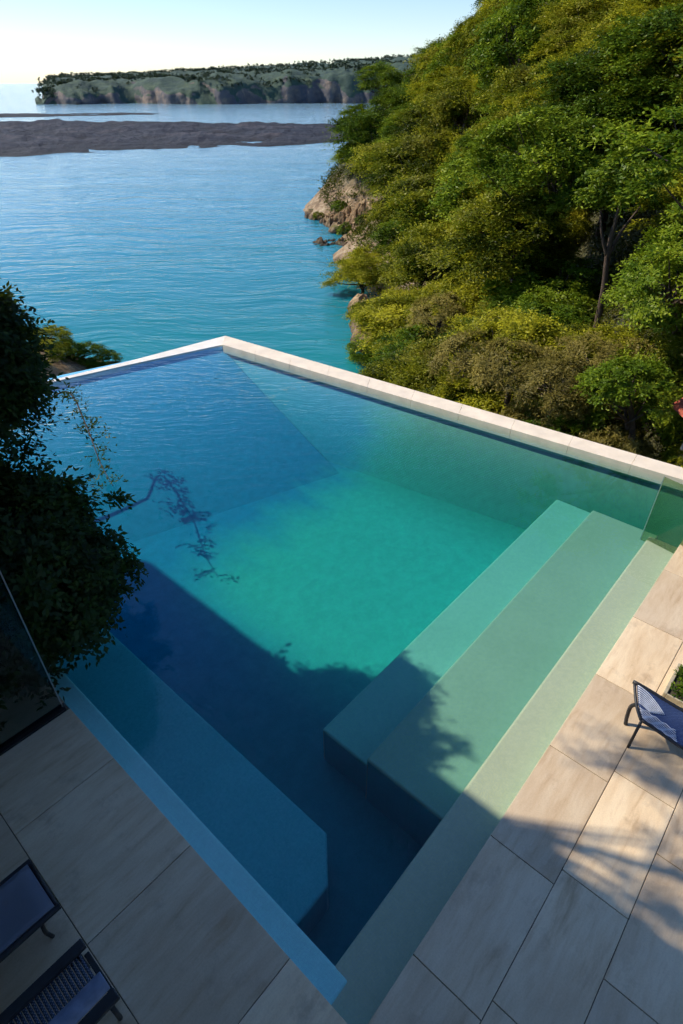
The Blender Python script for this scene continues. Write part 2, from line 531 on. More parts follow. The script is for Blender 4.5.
# ------------------------------------------------------------------ foliage generators
def sprays(cen, nor, rad, tw, lv, ll, lw, g, droop=.15, flat=.35, jit=.06):
    """twigs radiating from every pad centre, leaves along each twig; returns verts (n,4,3), tone (n)"""
    cen = np.asarray(cen, float); nor = np.asarray(nor, float); rad = np.asarray(rad, float)
    nor /= np.linalg.norm(nor, axis=1)[:, None]
    P = len(cen)
    ref = np.where(np.abs(nor[:, 2:3]) < .9, [[0, 0, 1.]], [[1., 0, 0]])
    a = np.cross(nor, ref); a /= np.linalg.norm(a, axis=1)[:, None]
    b = np.cross(nor, a)
    ph = g.uniform(0, 2 * np.pi, (P, tw))
    lift = g.normal(.05, flat, (P, tw))
    d = np.cos(ph)[..., None] * a[:, None] + np.sin(ph)[..., None] * b[:, None] + lift[..., None] * nor[:, None]
    d /= np.linalg.norm(d, axis=2)[..., None]
    L = rad[:, None] * g.uniform(.5, 1.05, (P, tw))
    t = np.linspace(.12, 1, lv)[None, None] + g.uniform(-.05, .05, (P, tw, lv))
    pos = cen[:, None, None] + d[:, :, None] * (L[..., None] * t)[..., None]
    pos[..., 2] -= droop * L[..., None] * t ** 2
    pos += g.normal(0, jit, pos.shape) * rad[:, None, None, None]
    side = np.cross(d, nor[:, None])
    sg = np.where(np.arange(lv) % 2 == 0, 1., -1.)
    ld = d[:, :, None] * .7 + side[:, :, None] * sg[None, None, :, None] * .75 + g.normal(0, .28, pos.shape)
    ld /= np.linalg.norm(ld, axis=3)[..., None]
    nn = nor[:, None, None] + g.normal(0, .45, pos.shape)
    sv = np.cross(ld, nn); sv /= np.linalg.norm(sv, axis=3)[..., None] + 1e-9
    sz = g.uniform(.65, 1.25, t.shape)[..., None]
    l = ld * ll * sz; s = sv * lw * .5 * sz
    v = np.stack([pos, pos + l * .45 + s, pos + l, pos + l * .45 - s], axis=3)
    tone = (g.uniform(.12, .62, (P, 1, 1)) + g.uniform(-.06, .06, (P, tw, 1)) + g.uniform(-.05, .05, t.shape) + .25 * t)
    return v.reshape(-1, 4, 3), np.clip(tone.reshape(-1), 0, 1)


def leaf_mesh(name, parts, m):
    v = np.concatenate([p[0] for p in parts]); t = np.concatenate([p[1] for p in parts])
    n = len(v)
    me = bpy.data.meshes.new(name)
    me.vertices.add(n * 4)
    me.vertices.foreach_set('co', v.reshape(-1).astype(np.float32))
    me.loops.add(n * 4)
    me.loops.foreach_set('vertex_index', np.arange(n * 4, dtype=np.int32))
    me.polygons.add(n)
    me.polygons.foreach_set('loop_start', np.arange(n, dtype=np.int32) * 4)
    me.polygons.foreach_set('loop_total', np.full(n, 4, dtype=np.int32))
    at = me.attributes.new('tone', 'FLOAT', 'POINT')
    at.data.foreach_set('value', np.repeat(t, 4).astype(np.float32))
    me.update(calc_edges=True)
    me.materials.append(m)
    return me


def crown_pads(g, n, rx, rz, cz, padr, layered=.6, low=-.35, lumps=7, lump=.25):
    """pad centres on an uneven dome"""
    ld = g.normal(0, 1, (lumps, 3)); ld /= np.linalg.norm(ld, axis=1)[:, None]
    c, nn, r = [], [], []
    while len(c) < n:
        d = g.normal(0, 1, 3); d /= np.linalg.norm(d)
        if d[2] < low: continue
        bulge = 1 + lump * (np.max(ld @ d) - .75) * 2
        k = bulge * g.uniform(.55, 1.0) ** .5
        p = np.array([d[0] * rx * k, d[1] * rx * k, cz + d[2] * rz * k])
        c.append(p)
        nn.append(np.array([d[0] * (1 - layered), d[1] * (1 - layered), max(.15, d[2]) * (1 - layered) + layered]) + g.normal(0, .12, 3))
        r.append(padr * g.uniform(.65, 1.3))
    return np.array(c), np.array(nn), np.array(r)


def trunk_mesh(name, pads, g, h0, r0, limbs=12, lean=(0, 0)):
    bm = bmesh.new()
    top = Vector((lean[0], lean[1], h0))
    tube(bm, curve_pts([(0, 0, -.35), (lean[0] * .3 + .02, lean[1] * .3, h0 * .4), top], 5), list(np.linspace(r0, r0 * .55, 11)), 7)
    for i in g.choice(len(pads), min(limbs, len(pads)), replace=False):
        e = Vector(pads[i])
        s = Vector((lean[0] * .7, lean[1] * .7, h0 * g.uniform(.55, .98)))
        md = s.lerp(e, .5) + Vector(g.normal(0, .05, 3)) + Vector((0, 0, -.04))
        tube(bm, curve_pts([s, md, e], 3), list(np.linspace(r0 * .42, r0 * .08, 7)), 5)
    me = bpy.data.meshes.new(name)
    bm.to_mesh(me); bm.free()
    me.polygons.foreach_set('use_smooth', [True] * len(me.polygons))
    me.materials.append(M['bark'])
    return me


PROTO = {}


def make_proto(key, m, n, rz, cz, padr, tw, lv, ll, lw, layered, low, seed, lump=.3, droop=.15, flat=.35):
    g = np.random.default_rng(seed)
    c, nn, r = crown_pads(g, n, 1.0, rz, cz, padr, layered, low, 7, lump)
    PROTO[key] = (leaf_mesh('crown', [sprays(c, nn, r, tw, lv, ll, lw, g, droop, flat)], M[m]),
                  trunk_mesh('trunk', c, g, cz * .95, .075))


for i in range(2):
    make_proto(f'olive{i}', 'leaf_olive', 84, .7, .8, .40, 38, 12, .060, .024, .8, -.35, 10 + i, .6, .12, .16)
    make_proto(f'dark{i}', 'leaf_dark', 70, .8, .95, .44, 40, 12, .064, .026, .88, -.3, 20 + i, .6, .15, .13)
    make_proto(f'bright{i}', 'leaf_bright', 100, .8, .85, .33, 22, 10, .062, .029, .75, -.5, 30 + i, .5, .15, .2)
make_proto('brown0', 'leaf_brown', 90, .7, .7, .26, 16, 9, .08, .02, .3, -.4, 40)
make_proto('scrub0', 'leaf_olive', 150, .7, .6, .22, 18, 10, .050, .022, .5, -.4, 50, .5)
make_proto('scrub1', 'leaf_bright', 150, .75, .6, .22, 18, 10, .046, .024, .5, -.4, 51, .5)
make_proto('scrub2', 'leaf_dark', 150, .75, .6, .22, 18, 10, .046, .024, .5, -.4, 52, .5)


def plant(key, name, x, y, z, s, label, cat, group=None, rot=None, sz=1.0):
    o = empty(name, (x, y, z), label, cat, group)
    o.rotation_euler = (0, 0, random.uniform(0, 6.28) if rot is None else rot)
    o.scale = (s, s, s * sz)
    cm, tm = PROTO[key]
    for nm, me in (('trunk', tm), ('crown', cm)):
        c = bpy.data.objects.new(nm, me)
        COL.objects.link(c)
        c.parent = o
    return o


# ------------------------------------------------------------------ terrain
ctl = []


def K(px, py, Y, drop=2.2):
    v = at_y(px, py, Y); ctl.append((v.x, v.y, v.z - drop))


for a in [(683, 460, 13, 1.3), (600, 440, 15, 1.4), (500, 410, 18.5, 1.6), (420, 385, 26, 1.6), (375, 372, 36, 1.8),
          (352, 340, 50, 2.0), (683, 350, 17, 1.5), (600, 340, 19, 2.0), (500, 330, 30), (420, 320, 42), (365, 300, 58), (345, 275, 66, 2.8),
          (683, 250, 22), (600, 240, 29), (500, 230, 42), (420, 230, 62), (390, 205, 88, 1.5), (350, 240, 86, .4), (365, 215, 97, .8),
          (683, 120, 30), (600, 120, 40), (500, 120, 60), (420, 130, 85), (345, 150, 112, 3.0), (360, 110, 116, 3.2), (400, 62, 120, 3.2), (440, 25, 114, 3.2), (490, 0, 104, 3.2),
          (683, 0, 42), (600, 0, 58), (540, -20, 80)]:
    K(*a)
ctl += [(26, 120, 15), (42, 85, 22), (42, 30, 17), (35, 10, 8), (16, 4, -1.5), (30, -10, 2), (16, -8, -2),
        (8, 140, -9), (-2, 130, -13.5), (30, 150, 2), (-5, 150, -15), (60, 60, 26),
        (-4, 44, -14.5), (-5, 60, -14.5), (-8, 78, -14.5), (-14, 100, -14.5), (-10, 118, -15), (-6, 28, -14), (-12, 32, -14), (-30, 60, -15), (-35, 100, -15),
        (0, 24, -11), (1.5, 34, -12.6), (3, 20, -6), (-3, 19, -9), (-8, 20, -8), (-11, 17, -5), (-13, 12, -2.5), (-20, 14, -3), (-20, 22, -5), (-30, 20, -4), (-26, 32, -7),
        (-20, 38, -9.3), (-18.2, 42.5, -11.6), (-16.5, 41.5, -12.0), (-23, 44, -11.5), (-25, 40, -9), (-36, 38, -9), (-38, 55, -14.5), (-14, 37, -13),
        (0, 6, -4), (5, 12, -4), (-5, 5, -4), (-12, 2, -2), (-2, -10, -2), (8, 6, -4), (-25, -8, -2), (-45, 10, -3), (-45, -10, -3)]
cp = np.array(ctl, float)


def tps_fit(c, lam=.6):
    n = len(c)
    d = np.linalg.norm(c[:, None, :2] - c[None, :, :2], axis=2)
    Kk = d  # biharmonic in 3-D: smooth but no wild overshoot
    A = np.zeros((n + 3, n + 3)); A[:n, :n] = -Kk - np.eye(n) * lam
    A[:n, n] = 1; A[:n, n + 1:] = c[:, :2]; A[n, :n] = 1; A[n + 1:, :n] = c[:, :2].T
    return np.linalg.solve(A, np.concatenate([c[:, 2], np.zeros(3)]))


TW = tps_fit(cp)


def Hs(x, y):
    x = np.atleast_1d(np.asarray(x, float)); y = np.atleast_1d(np.asarray(y, float))
    d = np.sqrt((x[:, None] - cp[None, :, 0]) ** 2 + (y[:, None] - cp[None, :, 1]) ** 2)
    z = -d @ TW[:len(cp)] + TW[len(cp)] + TW[len(cp) + 1] * x + TW[len(cp) + 2] * y
    return np.clip(z, -17, 40)


def fbm(x, y, z=0., o=4):
    return mnoise.fractal(Vector((x, y, z)), 1.0, 2.0, o)


POOL = [(0, 0), (9.48, 0), (8.27, 11.7), (0, 14.05)]     # inner outline of the basin in (p, q)


def pool_clear(x, y):
    """metres outside the pool's outer wall (positive = clear of it)"""
    p, q = PQ(x, y)
    d1 = ((p - 9.48) * 11.7 + (q - 0) * 1.21) / math.hypot(11.7, 1.21)
    d2 = ((q - 14.05) * 8.27 + p * 2.35) / math.hypot(8.27, 2.35)
    return max(d1, d2, -p - .3 if q > 0 else -1)


xs = np.concatenate([np.arange(-60, -14, 2.0), np.arange(-14, 36, .8), np.arange(36, 71, 2.5)])
ys = np.concatenate([np.arange(-16, 60, .9), np.arange(60, 130, 1.2), np.arange(130, 156, 2.5)])
gx, gy = np.meshgrid(xs, ys)
hz_ = Hs(gx.ravel(), gy.ravel()).reshape(gx.shape)
me = bpy.data.meshes.new('hillside')
vv = []
for j in range(len(ys)):
    for i in range(len(xs)):
        x, y = xs[i], ys[j]
        z = hz_[j, i]
        p, q = PQ(x, y)
        inpool = (-12 < p < 10.3 and -8 < q < 15)
        if z > SEA - 2:
            z += fbm(x * .25, y * .25) * .55 + fbm(x * .9, y * .9, 3) * .16
        if inpool: z = min(z, -2.6)
        vv.append((x, y, z))
ff = [(j * len(xs) + i, j * len(xs) + i + 1, (j + 1) * len(xs) + i + 1, (j + 1) * len(xs) + i) for j in range(len(ys) - 1) for i in range(len(xs) - 1)]
me.from_pydata(vv, [], ff)
o = link('hillside', me, M['hill'], smooth=True)
setp(o, 'wooded hillside dropping from the right of the pool to the bay', kind='structure')

# sea: one sheet to the horizon
bm = bmesh.new()
for s in [(-40000, 40000, -300, 60000)]:
    prismv = [bm.verts.new((s[0], s[2], SEA)), bm.verts.new((s[1], s[2], SEA)), bm.verts.new((s[1], s[3], SEA)), bm.verts.new((s[0], s[3], SEA))]
    bm.faces.new(prismv)
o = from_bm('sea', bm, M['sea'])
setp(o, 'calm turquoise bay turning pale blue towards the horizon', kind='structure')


# rocky point under the hill
def rock_terrain(name, outline_fn, x0, x1, y0, y1, step, m, label):
    X = np.arange(x0, x1 + step, step); Y = np.arange(y0, y1 + step, step)
    v = [(x, y, outline_fn(x, y)) for y in Y for x in X]
    f = [(j * len(X) + i, j * len(X) + i + 1, (j + 1) * len(X) + i + 1, (j + 1) * len(X) + i) for j in range(len(Y) - 1) for i in range(len(X) - 1)]
    me = bpy.data.meshes.new(name)
    me.from_pydata(v, [], f)
    o = link(name, me, m, smooth=False)
    return setp(o, label, kind='structure')


def seg_dist(x, y, a, b):
    ax, ay = a; bx, by = b
    t = max(0, min(1, ((x - ax) * (bx - ax) + (y - ay) * (by - ay)) / ((bx - ax) ** 2 + (by - ay) ** 2)))
    return math.hypot(x - ax - t * (bx - ax), y - ay - t * (by - ay)), t


spit_a = at_z(402, 190, -8.5); spit_a.y = 98; spit_a.x = 8.5
tip1 = at_z(300, 214, SEA); tip2 = at_z(322, 243, SEA); sh2 = at_z(392, 236, SEA)


def point_h(x, y):
    d1, t1 = seg_dist(x, y, (tip1.x, tip1.y), (4.5, 100))
    d2, t2 = seg_dist(x, y, (tip2.x, tip2.y), (8, 90))
    h1 = (1.1 + 7.0 * t1 ** 1.25) * max(0, 1 - (d1 / (2.0 + 6.5 * t1)) ** 1.6)
    h2 = (1.5 + 7.5 * t2 ** 1.6) * max(0, 1 - (d2 / (2.6 + 6.0 * t2)) ** 1.6)
    h = max(h1, h2)
    n = fbm(x * .22, y * .22, 5, 5) * 1.5 + (1 - 2 * abs(fbm(x * .45, y * .45, 9, 5))) * .9 + abs(fbm(x * 1.3, y * 1.3, 19, 4)) * .5 - .5
    return SEA - .8 + .45 * h + n * min(1, h * .6 + .15)


rock_terrain('rocky_point', point_h, -12, 14, 72, 112, .3, M['shore_rock'], 'orange and tan rocky point below the wooded hill at the water')


# bare cliff face under the bulging trees by the shore, and the small cove rock on the left
def cliff_h(x, y):
    d, t = seg_dist(x, y, (2.3, 47), (2.0, 58))
    h = 1.6 * max(0, 1 - (d / 1.8) ** 2)
    return SEA - .8 + h + (fbm(x * .4, y * .4, 2, 5) * 1.0 + abs(fbm(x, y, 1, 3)) * .6) * min(1, h)


rock_terrain('shore_cliff', cliff_h, -4, 6, 42, 67, .4, M['shore_rock'], 'pale bare cliff foot under the trees at the edge of the bay')


def knoll_h(x, y):
    d, t = seg_dist(x, y, (-17.3, 42.5), (-26, 39))
    h = (1.4 + 1.8 * t) * max(0, 1 - (d / (2.2 + 3 * t)) ** 2)
    return SEA - .8 + h + fbm(x * .5, y * .5, 4, 5) * .5 * min(1, h)


rock_terrain('cove_rock', knoll_h, -32, -13, 33, 48, .5, M['shore_rock'], 'low brown rock shelf at the sea edge behind the far left pool edge')

# boulders along the rocky point
gb = np.random.default_rng(5)
bspots = [(312, 214, 1.0, 'small dark boulder at the outer tip of the rocky point'), (337, 232, 1.3, 'tan boulder on the lower ledge of the rocky point'), (352, 246, 1.2, 'brown boulder at the waterline in the cove below the rocky point'),
          (378, 236, 1.5, 'pale boulder against the foot of the bushes in the cove'), (372, 205, 1.6, 'cream boulder high on the rocky point under the trees')]
for px, py, r, lb in bspots:
    b = at_z(px, py, SEA)
    zz = max(point_h(b.x, b.y), SEA)
    bm = bmesh.new()
    bmesh.ops.create_icosphere(bm, subdivisions=3, radius=r)
    sx, sy, sz = gb.uniform(.8, 1.3), gb.uniform(.8, 1.2), gb.uniform(.55, .8)
    for v in bm.verts:
        n = 1 + .35 * mnoise.noise(v.co * .9 + Vector((px, 0, 0))) + .14 * mnoise.noise(v.co * 2.6)
        v.co = Vector((v.co.x * sx * n, v.co.y * sy * n, v.co.z * sz * n))
    o = from_bm('boulder', bm, M['shore_rock'])
    o.location = (b.x, b.y, zz + .1)
    setp(o, lb, 'boulder', 'boulders on the rocky point')


# dark reef and sandbars across the bay
def poly_terrain(name, top, bot, hgt, m, label, n=150, k=14, seed=1, freq=.03):
    """strip of low ground: 'top' and 'bot' are far and near shore lines as lists of (px, py) at sea level"""
    tx = np.linspace(0, 1, n)

    def interp(l, s):
        xs_ = [p[0] for p in l]; return np.interp(s, xs_, [p[1] for p in l])
    x0 = min(top[0][0], bot[0][0]); x1 = max(top[-1][0], bot[-1][0])
    v = []
    for i, t in enumerate(tx):
        px = x0 + (x1 - x0) * t
        a = at_z(px, interp(bot, px), SEA); b = at_z(px, interp(top, px), SEA)
        for j in range(k + 1):
            s = j / k
            P = a.lerp(b, s)
            e = min(1, min(s, 1 - s) * 5) * min(1, min(t, 1 - t) * 12)
            nz = fbm(P.x * freq, P.y * freq, seed, 6)
            ny = abs(fbm(P.x * freq * 2.5, P.y * freq * 2.5, seed + 4, 5))
            z = SEA - .5 + (hgt * (.55 + .6 * nz) + hgt * .6 * ny) * e ** .6
            wob = 6 * fbm(P.x * .02, 3, seed, 3) * (1 - s) + 5 * fbm(P.x * .06, 8, seed, 3) * (1 - s)
            v.append((P.x, P.y + wob, z))
    f = [(i * (k + 1) + j, (i + 1) * (k + 1) + j, (i + 1) * (k + 1) + j + 1, i * (k + 1) + j + 1) for i in range(n - 1) for j in range(k)]
    me = bpy.data.meshes.new(name)
    me.from_pydata(v, [], f)
    return setp(link(name, me, m, smooth=True), label, kind='structure')


poly_terrain('reef', [(-260, 121), (0, 121), (150, 122), (280, 124), (420, 127)], [(-260, 166), (0, 159), (60, 156), (130, 151), (220, 148), (300, 146), (345, 142), (420, 139)], 2.5, M['reef'], 'long dark rocky reef lying low across the bay', 420, 50, 3, .04)
poly_terrain('sandbar', [(-200, 113), (0, 114), (60, 113.5), (120, 112.6), (172, 113.5)], [(-200, 118), (0, 118), (60, 117), (120, 115.5), (172, 114.5)], 1.2, M['reef'], 'thin dark sandbar beyond the reef', 90, 6, 8, .02)
poly_terrain('shoal', [(300, 162), (325, 160.5), (350, 161), (366, 162.5)], [(300, 163.5), (325, 164.5), (350, 164), (366, 163)], .55, M['reef'], 'small dark shoal just breaking the surface right of centre', 40, 6, 12, .05)
poly_terrain('shoal', [(198, 160), (225, 159), (250, 160)], [(198, 161), (225, 161.6), (250, 161)], .52, M['reef'], 'faint dark shoal just breaking the surface in mid bay', 40, 6, 14, .05)

# distant headland
hl = [(36, 3, .05), (40, 5, .15), (43, 2, .2), (48, 14, .3), (58, 19, .7), (70, 21, 1), (130, 24, 1), (200, 27, 1), (260, 31, 1), (330, 36, 1), (400, 41, 1), (520, 46, 1), (700, 55, 1)]
n, k = 260, 34
v = []
YB = at_z(100, 104.5, SEA).y
for i in range(n):
    px = 36 + (700 - 36) * (i / (n - 1)) ** 1.25
    base = at_z(px, 104.5, SEA)
    hgt = np.interp(px, [a[0] for a in hl], [a[1] for a in hl])
    dep = 12 + 200 * np.interp(px, [a[0] for a in hl], [a[2] for a in hl])
    gul = .2 + .9 * fbm(base.x * .008, 1.7, 0, 2) + .55 * abs(fbm(base.x * .019, 7.7, 0, 3)) + .12 * fbm(base.x * .06, 4, 0, 3)
    off = gul * 55 * min(1, hgt / 25)
    for j in range(k + 1):
        s = j / k
        # cliff for the first half of the rows, then the gently rising plateau
        if s < .6:
            c = s / .6
            yy = base.y + off + (c ** 2.2 * 60 + c * 16) * (dep / 212) + 17 * fbm(base.x * .03 + c * .5, c * 1.2, 2, 5) * min(1, hgt / 20)
            zz = SEA - 1 + (hgt + 1) * .84 * (1 - (1 - c) ** 2.1)
        else:
            c = (s - .6) / .4
            yy = base.y + off + 76 * (dep / 212) + c * dep * 1.4
            zz = SEA + hgt * (.84 + .36 * c)
        e = min(1, s * 4)
        zz += (fbm(base.x * .03, yy * .03, 6, 5) * 4.5 + fbm(base.x * .1, yy * .1, 2, 4) * 1.6) * e * min(1, hgt / 20)
        v.append((base.x * yy / base.y, yy, zz))
f = [(i * (k + 1) + j, (i + 1) * (k + 1) + j, (i + 1) * (k + 1) + j + 1, i * (k + 1) + j + 1) for i in range(n - 1) for j in range(k)]
me = bpy.data.meshes.new('headland')
me.from_pydata(v, [], f)
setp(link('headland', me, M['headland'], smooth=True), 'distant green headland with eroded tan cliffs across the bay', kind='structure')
HV = np.array(v).reshape(n, k + 1, 3)
g = np.random.default_rng(3)
cc_, rr_ = [], []
for t in range(6000):
    i = int(g.integers(9, n - 1))
    j = int(g.choice([8, 12, 15, 18, 20, 21, 22, 24, 27, 30, 32, 33, 34], p=[.05, .06, .07, .08, .08, .08, .08, .08, .08, .08, .08, .1, .08]))
    if fbm(HV[i, j, 0] * .02, HV[i, j, 1] * .02, 9, 3) < (.12 if j < 19 else -.15) and j < 30: continue
    P = HV[i, j] + g.normal(0, 4, 3) * [1, 1, 0]
    s = g.uniform(1.2, 2.6)
    cc_.append(P + [0, 0, s * .5]); rr_.append(s)
cc_ = np.array(cc_)
sp = sprays(cc_, np.tile([0, 0, 1.], (len(cc_), 1)) + g.normal(0, .3, cc_.shape), np.array(rr_), 14, 4, .95, .8, g, .1, .8)
me = leaf_mesh('distant_woodland', [sp], M['far_leaf'])
o = link('distant_woodland', me, None)
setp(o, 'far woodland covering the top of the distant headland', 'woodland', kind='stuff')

# ------------------------------------------------------------------ the pool
pool = empty('swimming_pool', W(4, 6, 0), 'large infinity pool with underwater steps and cream stone rim', 'pool')
ZW = -.022
fl = -1.36
bm = bmesh.new()
op = [(-.35, -.35), (9.85, -.35), (8.62, 12.02), (-.35, 14.45)]
prism(bm, [W(*a) for a in op], fl - .35, fl)
T = .35


def wall(bm, a, b, a2, b2, z0, z1): prism(bm, [W(*a), W(*b), W(*b2), W(*a2)], z0, z1)


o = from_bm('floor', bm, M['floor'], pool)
bm = bmesh.new()
I = POOL
wall(bm, I[0], I[1], op[0], op[1], fl - .2, -.045)
wall(bm, I[3], I[0], op[3], op[0], fl - .2, -.045)
from_bm('deck_wall', bm, M['basin'], pool)
bm = bmesh.new()
wall(bm, I[1], I[2], op[1], op[2], -4.6, -.02)
from_bm('hill_wall', bm, M['wall_green'], pool)


def slope(name, a, b, na, nb, zt, m):
    """added slope from rim to floor, tilted to catch sun and hide the dark wall"""
    bm = bmesh.new()
    n = 48
    rows = []
    for i in range(n + 1):
        t = i / n
        z = fl + .002 + (zt - fl) * (1 - t) ** 1.05
        rows.append([bm.verts.new(W(a[0] + (na[0] - a[0]) * t, a[1] + (na[1] - a[1]) * t, z)), bm.verts.new(W(b[0] + (nb[0] - b[0]) * t, b[1] + (nb[1] - b[1]) * t, z))])
    for i in range(n): bm.faces.new((rows[i][0], rows[i][1], rows[i + 1][1], rows[i + 1][0]))
    b2 = [bm.verts.new((v.co.x, v.co.y, fl - .1)) for v in (rows[0][0], rows[0][1], rows[n][1], rows[n][0])]
    bm.faces.new(b2)
    bm.faces.new((rows[0][0], rows[0][1], b2[1], b2[0]))
    bm.faces.new((rows[n][0], rows[n][1], b2[2], b2[3]))
    bm.faces.new([rw[0] for rw in rows] + [b2[3], b2[0]])
    bm.faces.new([rw[1] for rw in rows] + [b2[2], b2[1]])
    return from_bm(name, bm, m, pool)


slope('added_sea_slope', (8.3, 11.75), (-.1, 14.08), (7.2, 6.6), (-.1, 8.8), -.12, M['floor'])  # added slope: catches sun where the wall would show a dark band
slope('added_hill_slope', (8.27, 11.75), (9.5, -.1), (6.9, 10.6), (8.45, -.1), -.25, M['floor_hill'])
bm = bmesh.new()
wall(bm, I[2], I[3], op[2], op[3], -4.6, -.05)
from_bm('sea_wall', bm, M['wall_blue'], pool)
# coping: broad along the hill, a slim weir along the sea
bm = bmesh.new()
ci = [at_z(676, 477.5, .06), at_z(222.5, 344.5, .06)]
cob = [at_z(683, 467.5, .06), at_z(225, 335.5, .06)]
di = (ci[0] - ci[1]); do = (cob[0] - cob[1])

NS = 11
for i in range(NS):
    u0, u1 = i / NS * 1.14 + (.00012 if i else 0), (i + 1) / NS * 1.14 - .00012
    prism(bm, [ci[1] + di * u0, ci[1] + di * u1, cob[1] + do * u1, cob[1] + do * u0], -.16, .06)
from_bm('coping', bm, M['coping'], pool, bevel=.005)
bm = bmesh.new()
e0 = at_z(222.5, 344.5, .0); e1 = at_z(131, 364, .0); o1 = at_z(130, 360.5, .0)
far = at_z(60, 380, 0); dd = (far - e1).normalized()
oo = at_z(225, 335.5, 0)
prism(bm, [oo, e0, e1, far + dd * 9, far + dd * 9 + Vector((-.07, .1, 0)), far + Vector((-.08, .12, 0)), o1], -.14, -.004)
from_bm('weir_edge', bm, M['white_edge'], pool, bevel=.008)


def step(name, polys, z1, m):
    bm = bmesh.new()
    for pl in polys: prism(bm, [W(*a) for a in pl], fl - .05, z1)
    o = from_bm(name, bm, m, pool, bevel=.03, seg=3)
    o.modifiers['bevel'].material = 0
    o.data.materials.append(M['riser'])          # brightened blue, offsetting the shade on faces turned from the sun
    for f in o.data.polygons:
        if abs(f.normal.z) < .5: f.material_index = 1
    return o


def rect(p0, p1, q0, q1): return [(p0, q0), (p1, q0), (p1, q1), (p0, q1)]


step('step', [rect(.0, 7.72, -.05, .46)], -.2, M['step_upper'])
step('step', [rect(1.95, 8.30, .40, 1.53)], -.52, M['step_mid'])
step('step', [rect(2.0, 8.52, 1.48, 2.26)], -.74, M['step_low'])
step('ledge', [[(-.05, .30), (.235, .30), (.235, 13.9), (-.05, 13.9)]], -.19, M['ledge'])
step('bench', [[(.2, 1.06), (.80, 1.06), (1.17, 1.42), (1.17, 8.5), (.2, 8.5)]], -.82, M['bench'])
# water body
bm = bmesh.new()
g_ = .012
prism(bm, [W(-g_, -g_), W(9.6, -g_), W(8.36, 11.78), W(-g_, 14.14)], fl - .1, ZW)
o = from_bm('pool_water', bm, M['water'])
setp(o, 'clear blue green water filling the infinity pool', kind='structure')

# ------------------------------------------------------------------ deck
verts, faces, tint, uvt = [], [], [], []


def add_tile(p0, p1, q0, q1, long_p, z=0.0, gap=.0035, bev=.003, th=.03):
    t = random.random()
    off = (random.uniform(0, 40), random.uniform(0, 40))
    fl_ = random.random() < .5
    p0 += gap; p1 -= gap; q0 += gap; q1 -= gap
    i = len(verts)
    ring = [(p0, q0), (p1, q0), (p1, q1), (p0, q1)]
    inn = [(p0 + bev, q0 + bev), (p1 - bev, q0 + bev), (p1 - bev, q1 - bev), (p0 + bev, q1 - bev)]
    zj = random.uniform(-.0008, .0008)
    for lv, zz in ((ring, z - th), (ring, z - bev + zj), (inn, z + zj)):
        for p, q in lv:
            verts.append(tuple(W(p, q, zz)))
            tint.append(t)
            a, b = (p, q) if long_p else (q, p)
            if fl_: b = -b
            uvt.append((a + off[0], b + off[1], 0))
    for k0 in (0, 4):
        for s in range(4):
            faces.append((i + k0 + s, i + k0 + (s + 1) % 4, i + k0 + 4 + (s + 1) % 4, i + k0 + 4 + s))
    faces.append((i + 8, i + 9, i + 10, i + 11))
    faces.append((i + 3, i + 2, i + 1, i))


PLQ = (4.45, 5.0, -1.45, -.66)     # planting pocket in the right deck (p0, p1, q0, q1)
qs = [.004, -.62, -1.2, -1.8, -2.42, -3.04, -3.66, -4.28]
offs = [.66, 2.04, 2.73, 1.0, 1.6, .4, 2.2]
for r in range(7):
    cuts = [0.0] + [c for c in [offs[r] + 1.22 * i for i in range(-2, 9)] if .15 < c < 9.0] + [9.1]
    for a, b in zip(cuts, cuts[1:]):
        add_tile(a, b, qs[r + 1], qs[r], True)
ps = [-.004, -1.03, -2.06, -3.09, -4.12]
offl = [.72, 1.25, .3, .9]
for r in range(4):
    cuts = [-4.28] + [c for c in [offl[r] + 1.29 * i for i in range(-4, 6)] if -4.1 < c < 4.1] + [4.20]
    for a, b in zip(cuts, cuts[1:]): add_tile(ps[r + 1], ps[r], a, b, True)
    c2 = 4.33
    add_tile(ps[r + 1], ps[r], c2, c2 + 1.0, True)
me = bpy.data.meshes.new('pool_deck')
me.from_pydata(verts, [], faces)
at = me.attributes.new('tint', 'FLOAT', 'POINT'); at.data.foreach_set('value', tint)
at = me.attributes.new('uvt', 'FLOAT_VECTOR', 'POINT'); at.data.foreach_set('vector', np.array(uvt, np.float32).ravel())
setp(link('pool_deck', me, M['tile']), 'large beige travertine slabs paving the terrace round the pool', kind='structure')
bm = bmesh.new()
box_pq(bm, -9, -.012, -4.4, 5.3, -2.8, -.012)
box_pq(bm, -.011, 9.6, -4.4, -.012, -2.8, -.0125)
setp(from_bm('deck_slab', bm, M['grout']), 'dark jointing bed and slab under the terrace paving', kind='structure')
bm = bmesh.new()
box_pq(bm, -9, -.36, 5.31, 16, -2.8, -.06)
setp(from_bm('planting_bed', bm, M['soil']), 'soil bed along the left side of the pool', kind='structure')

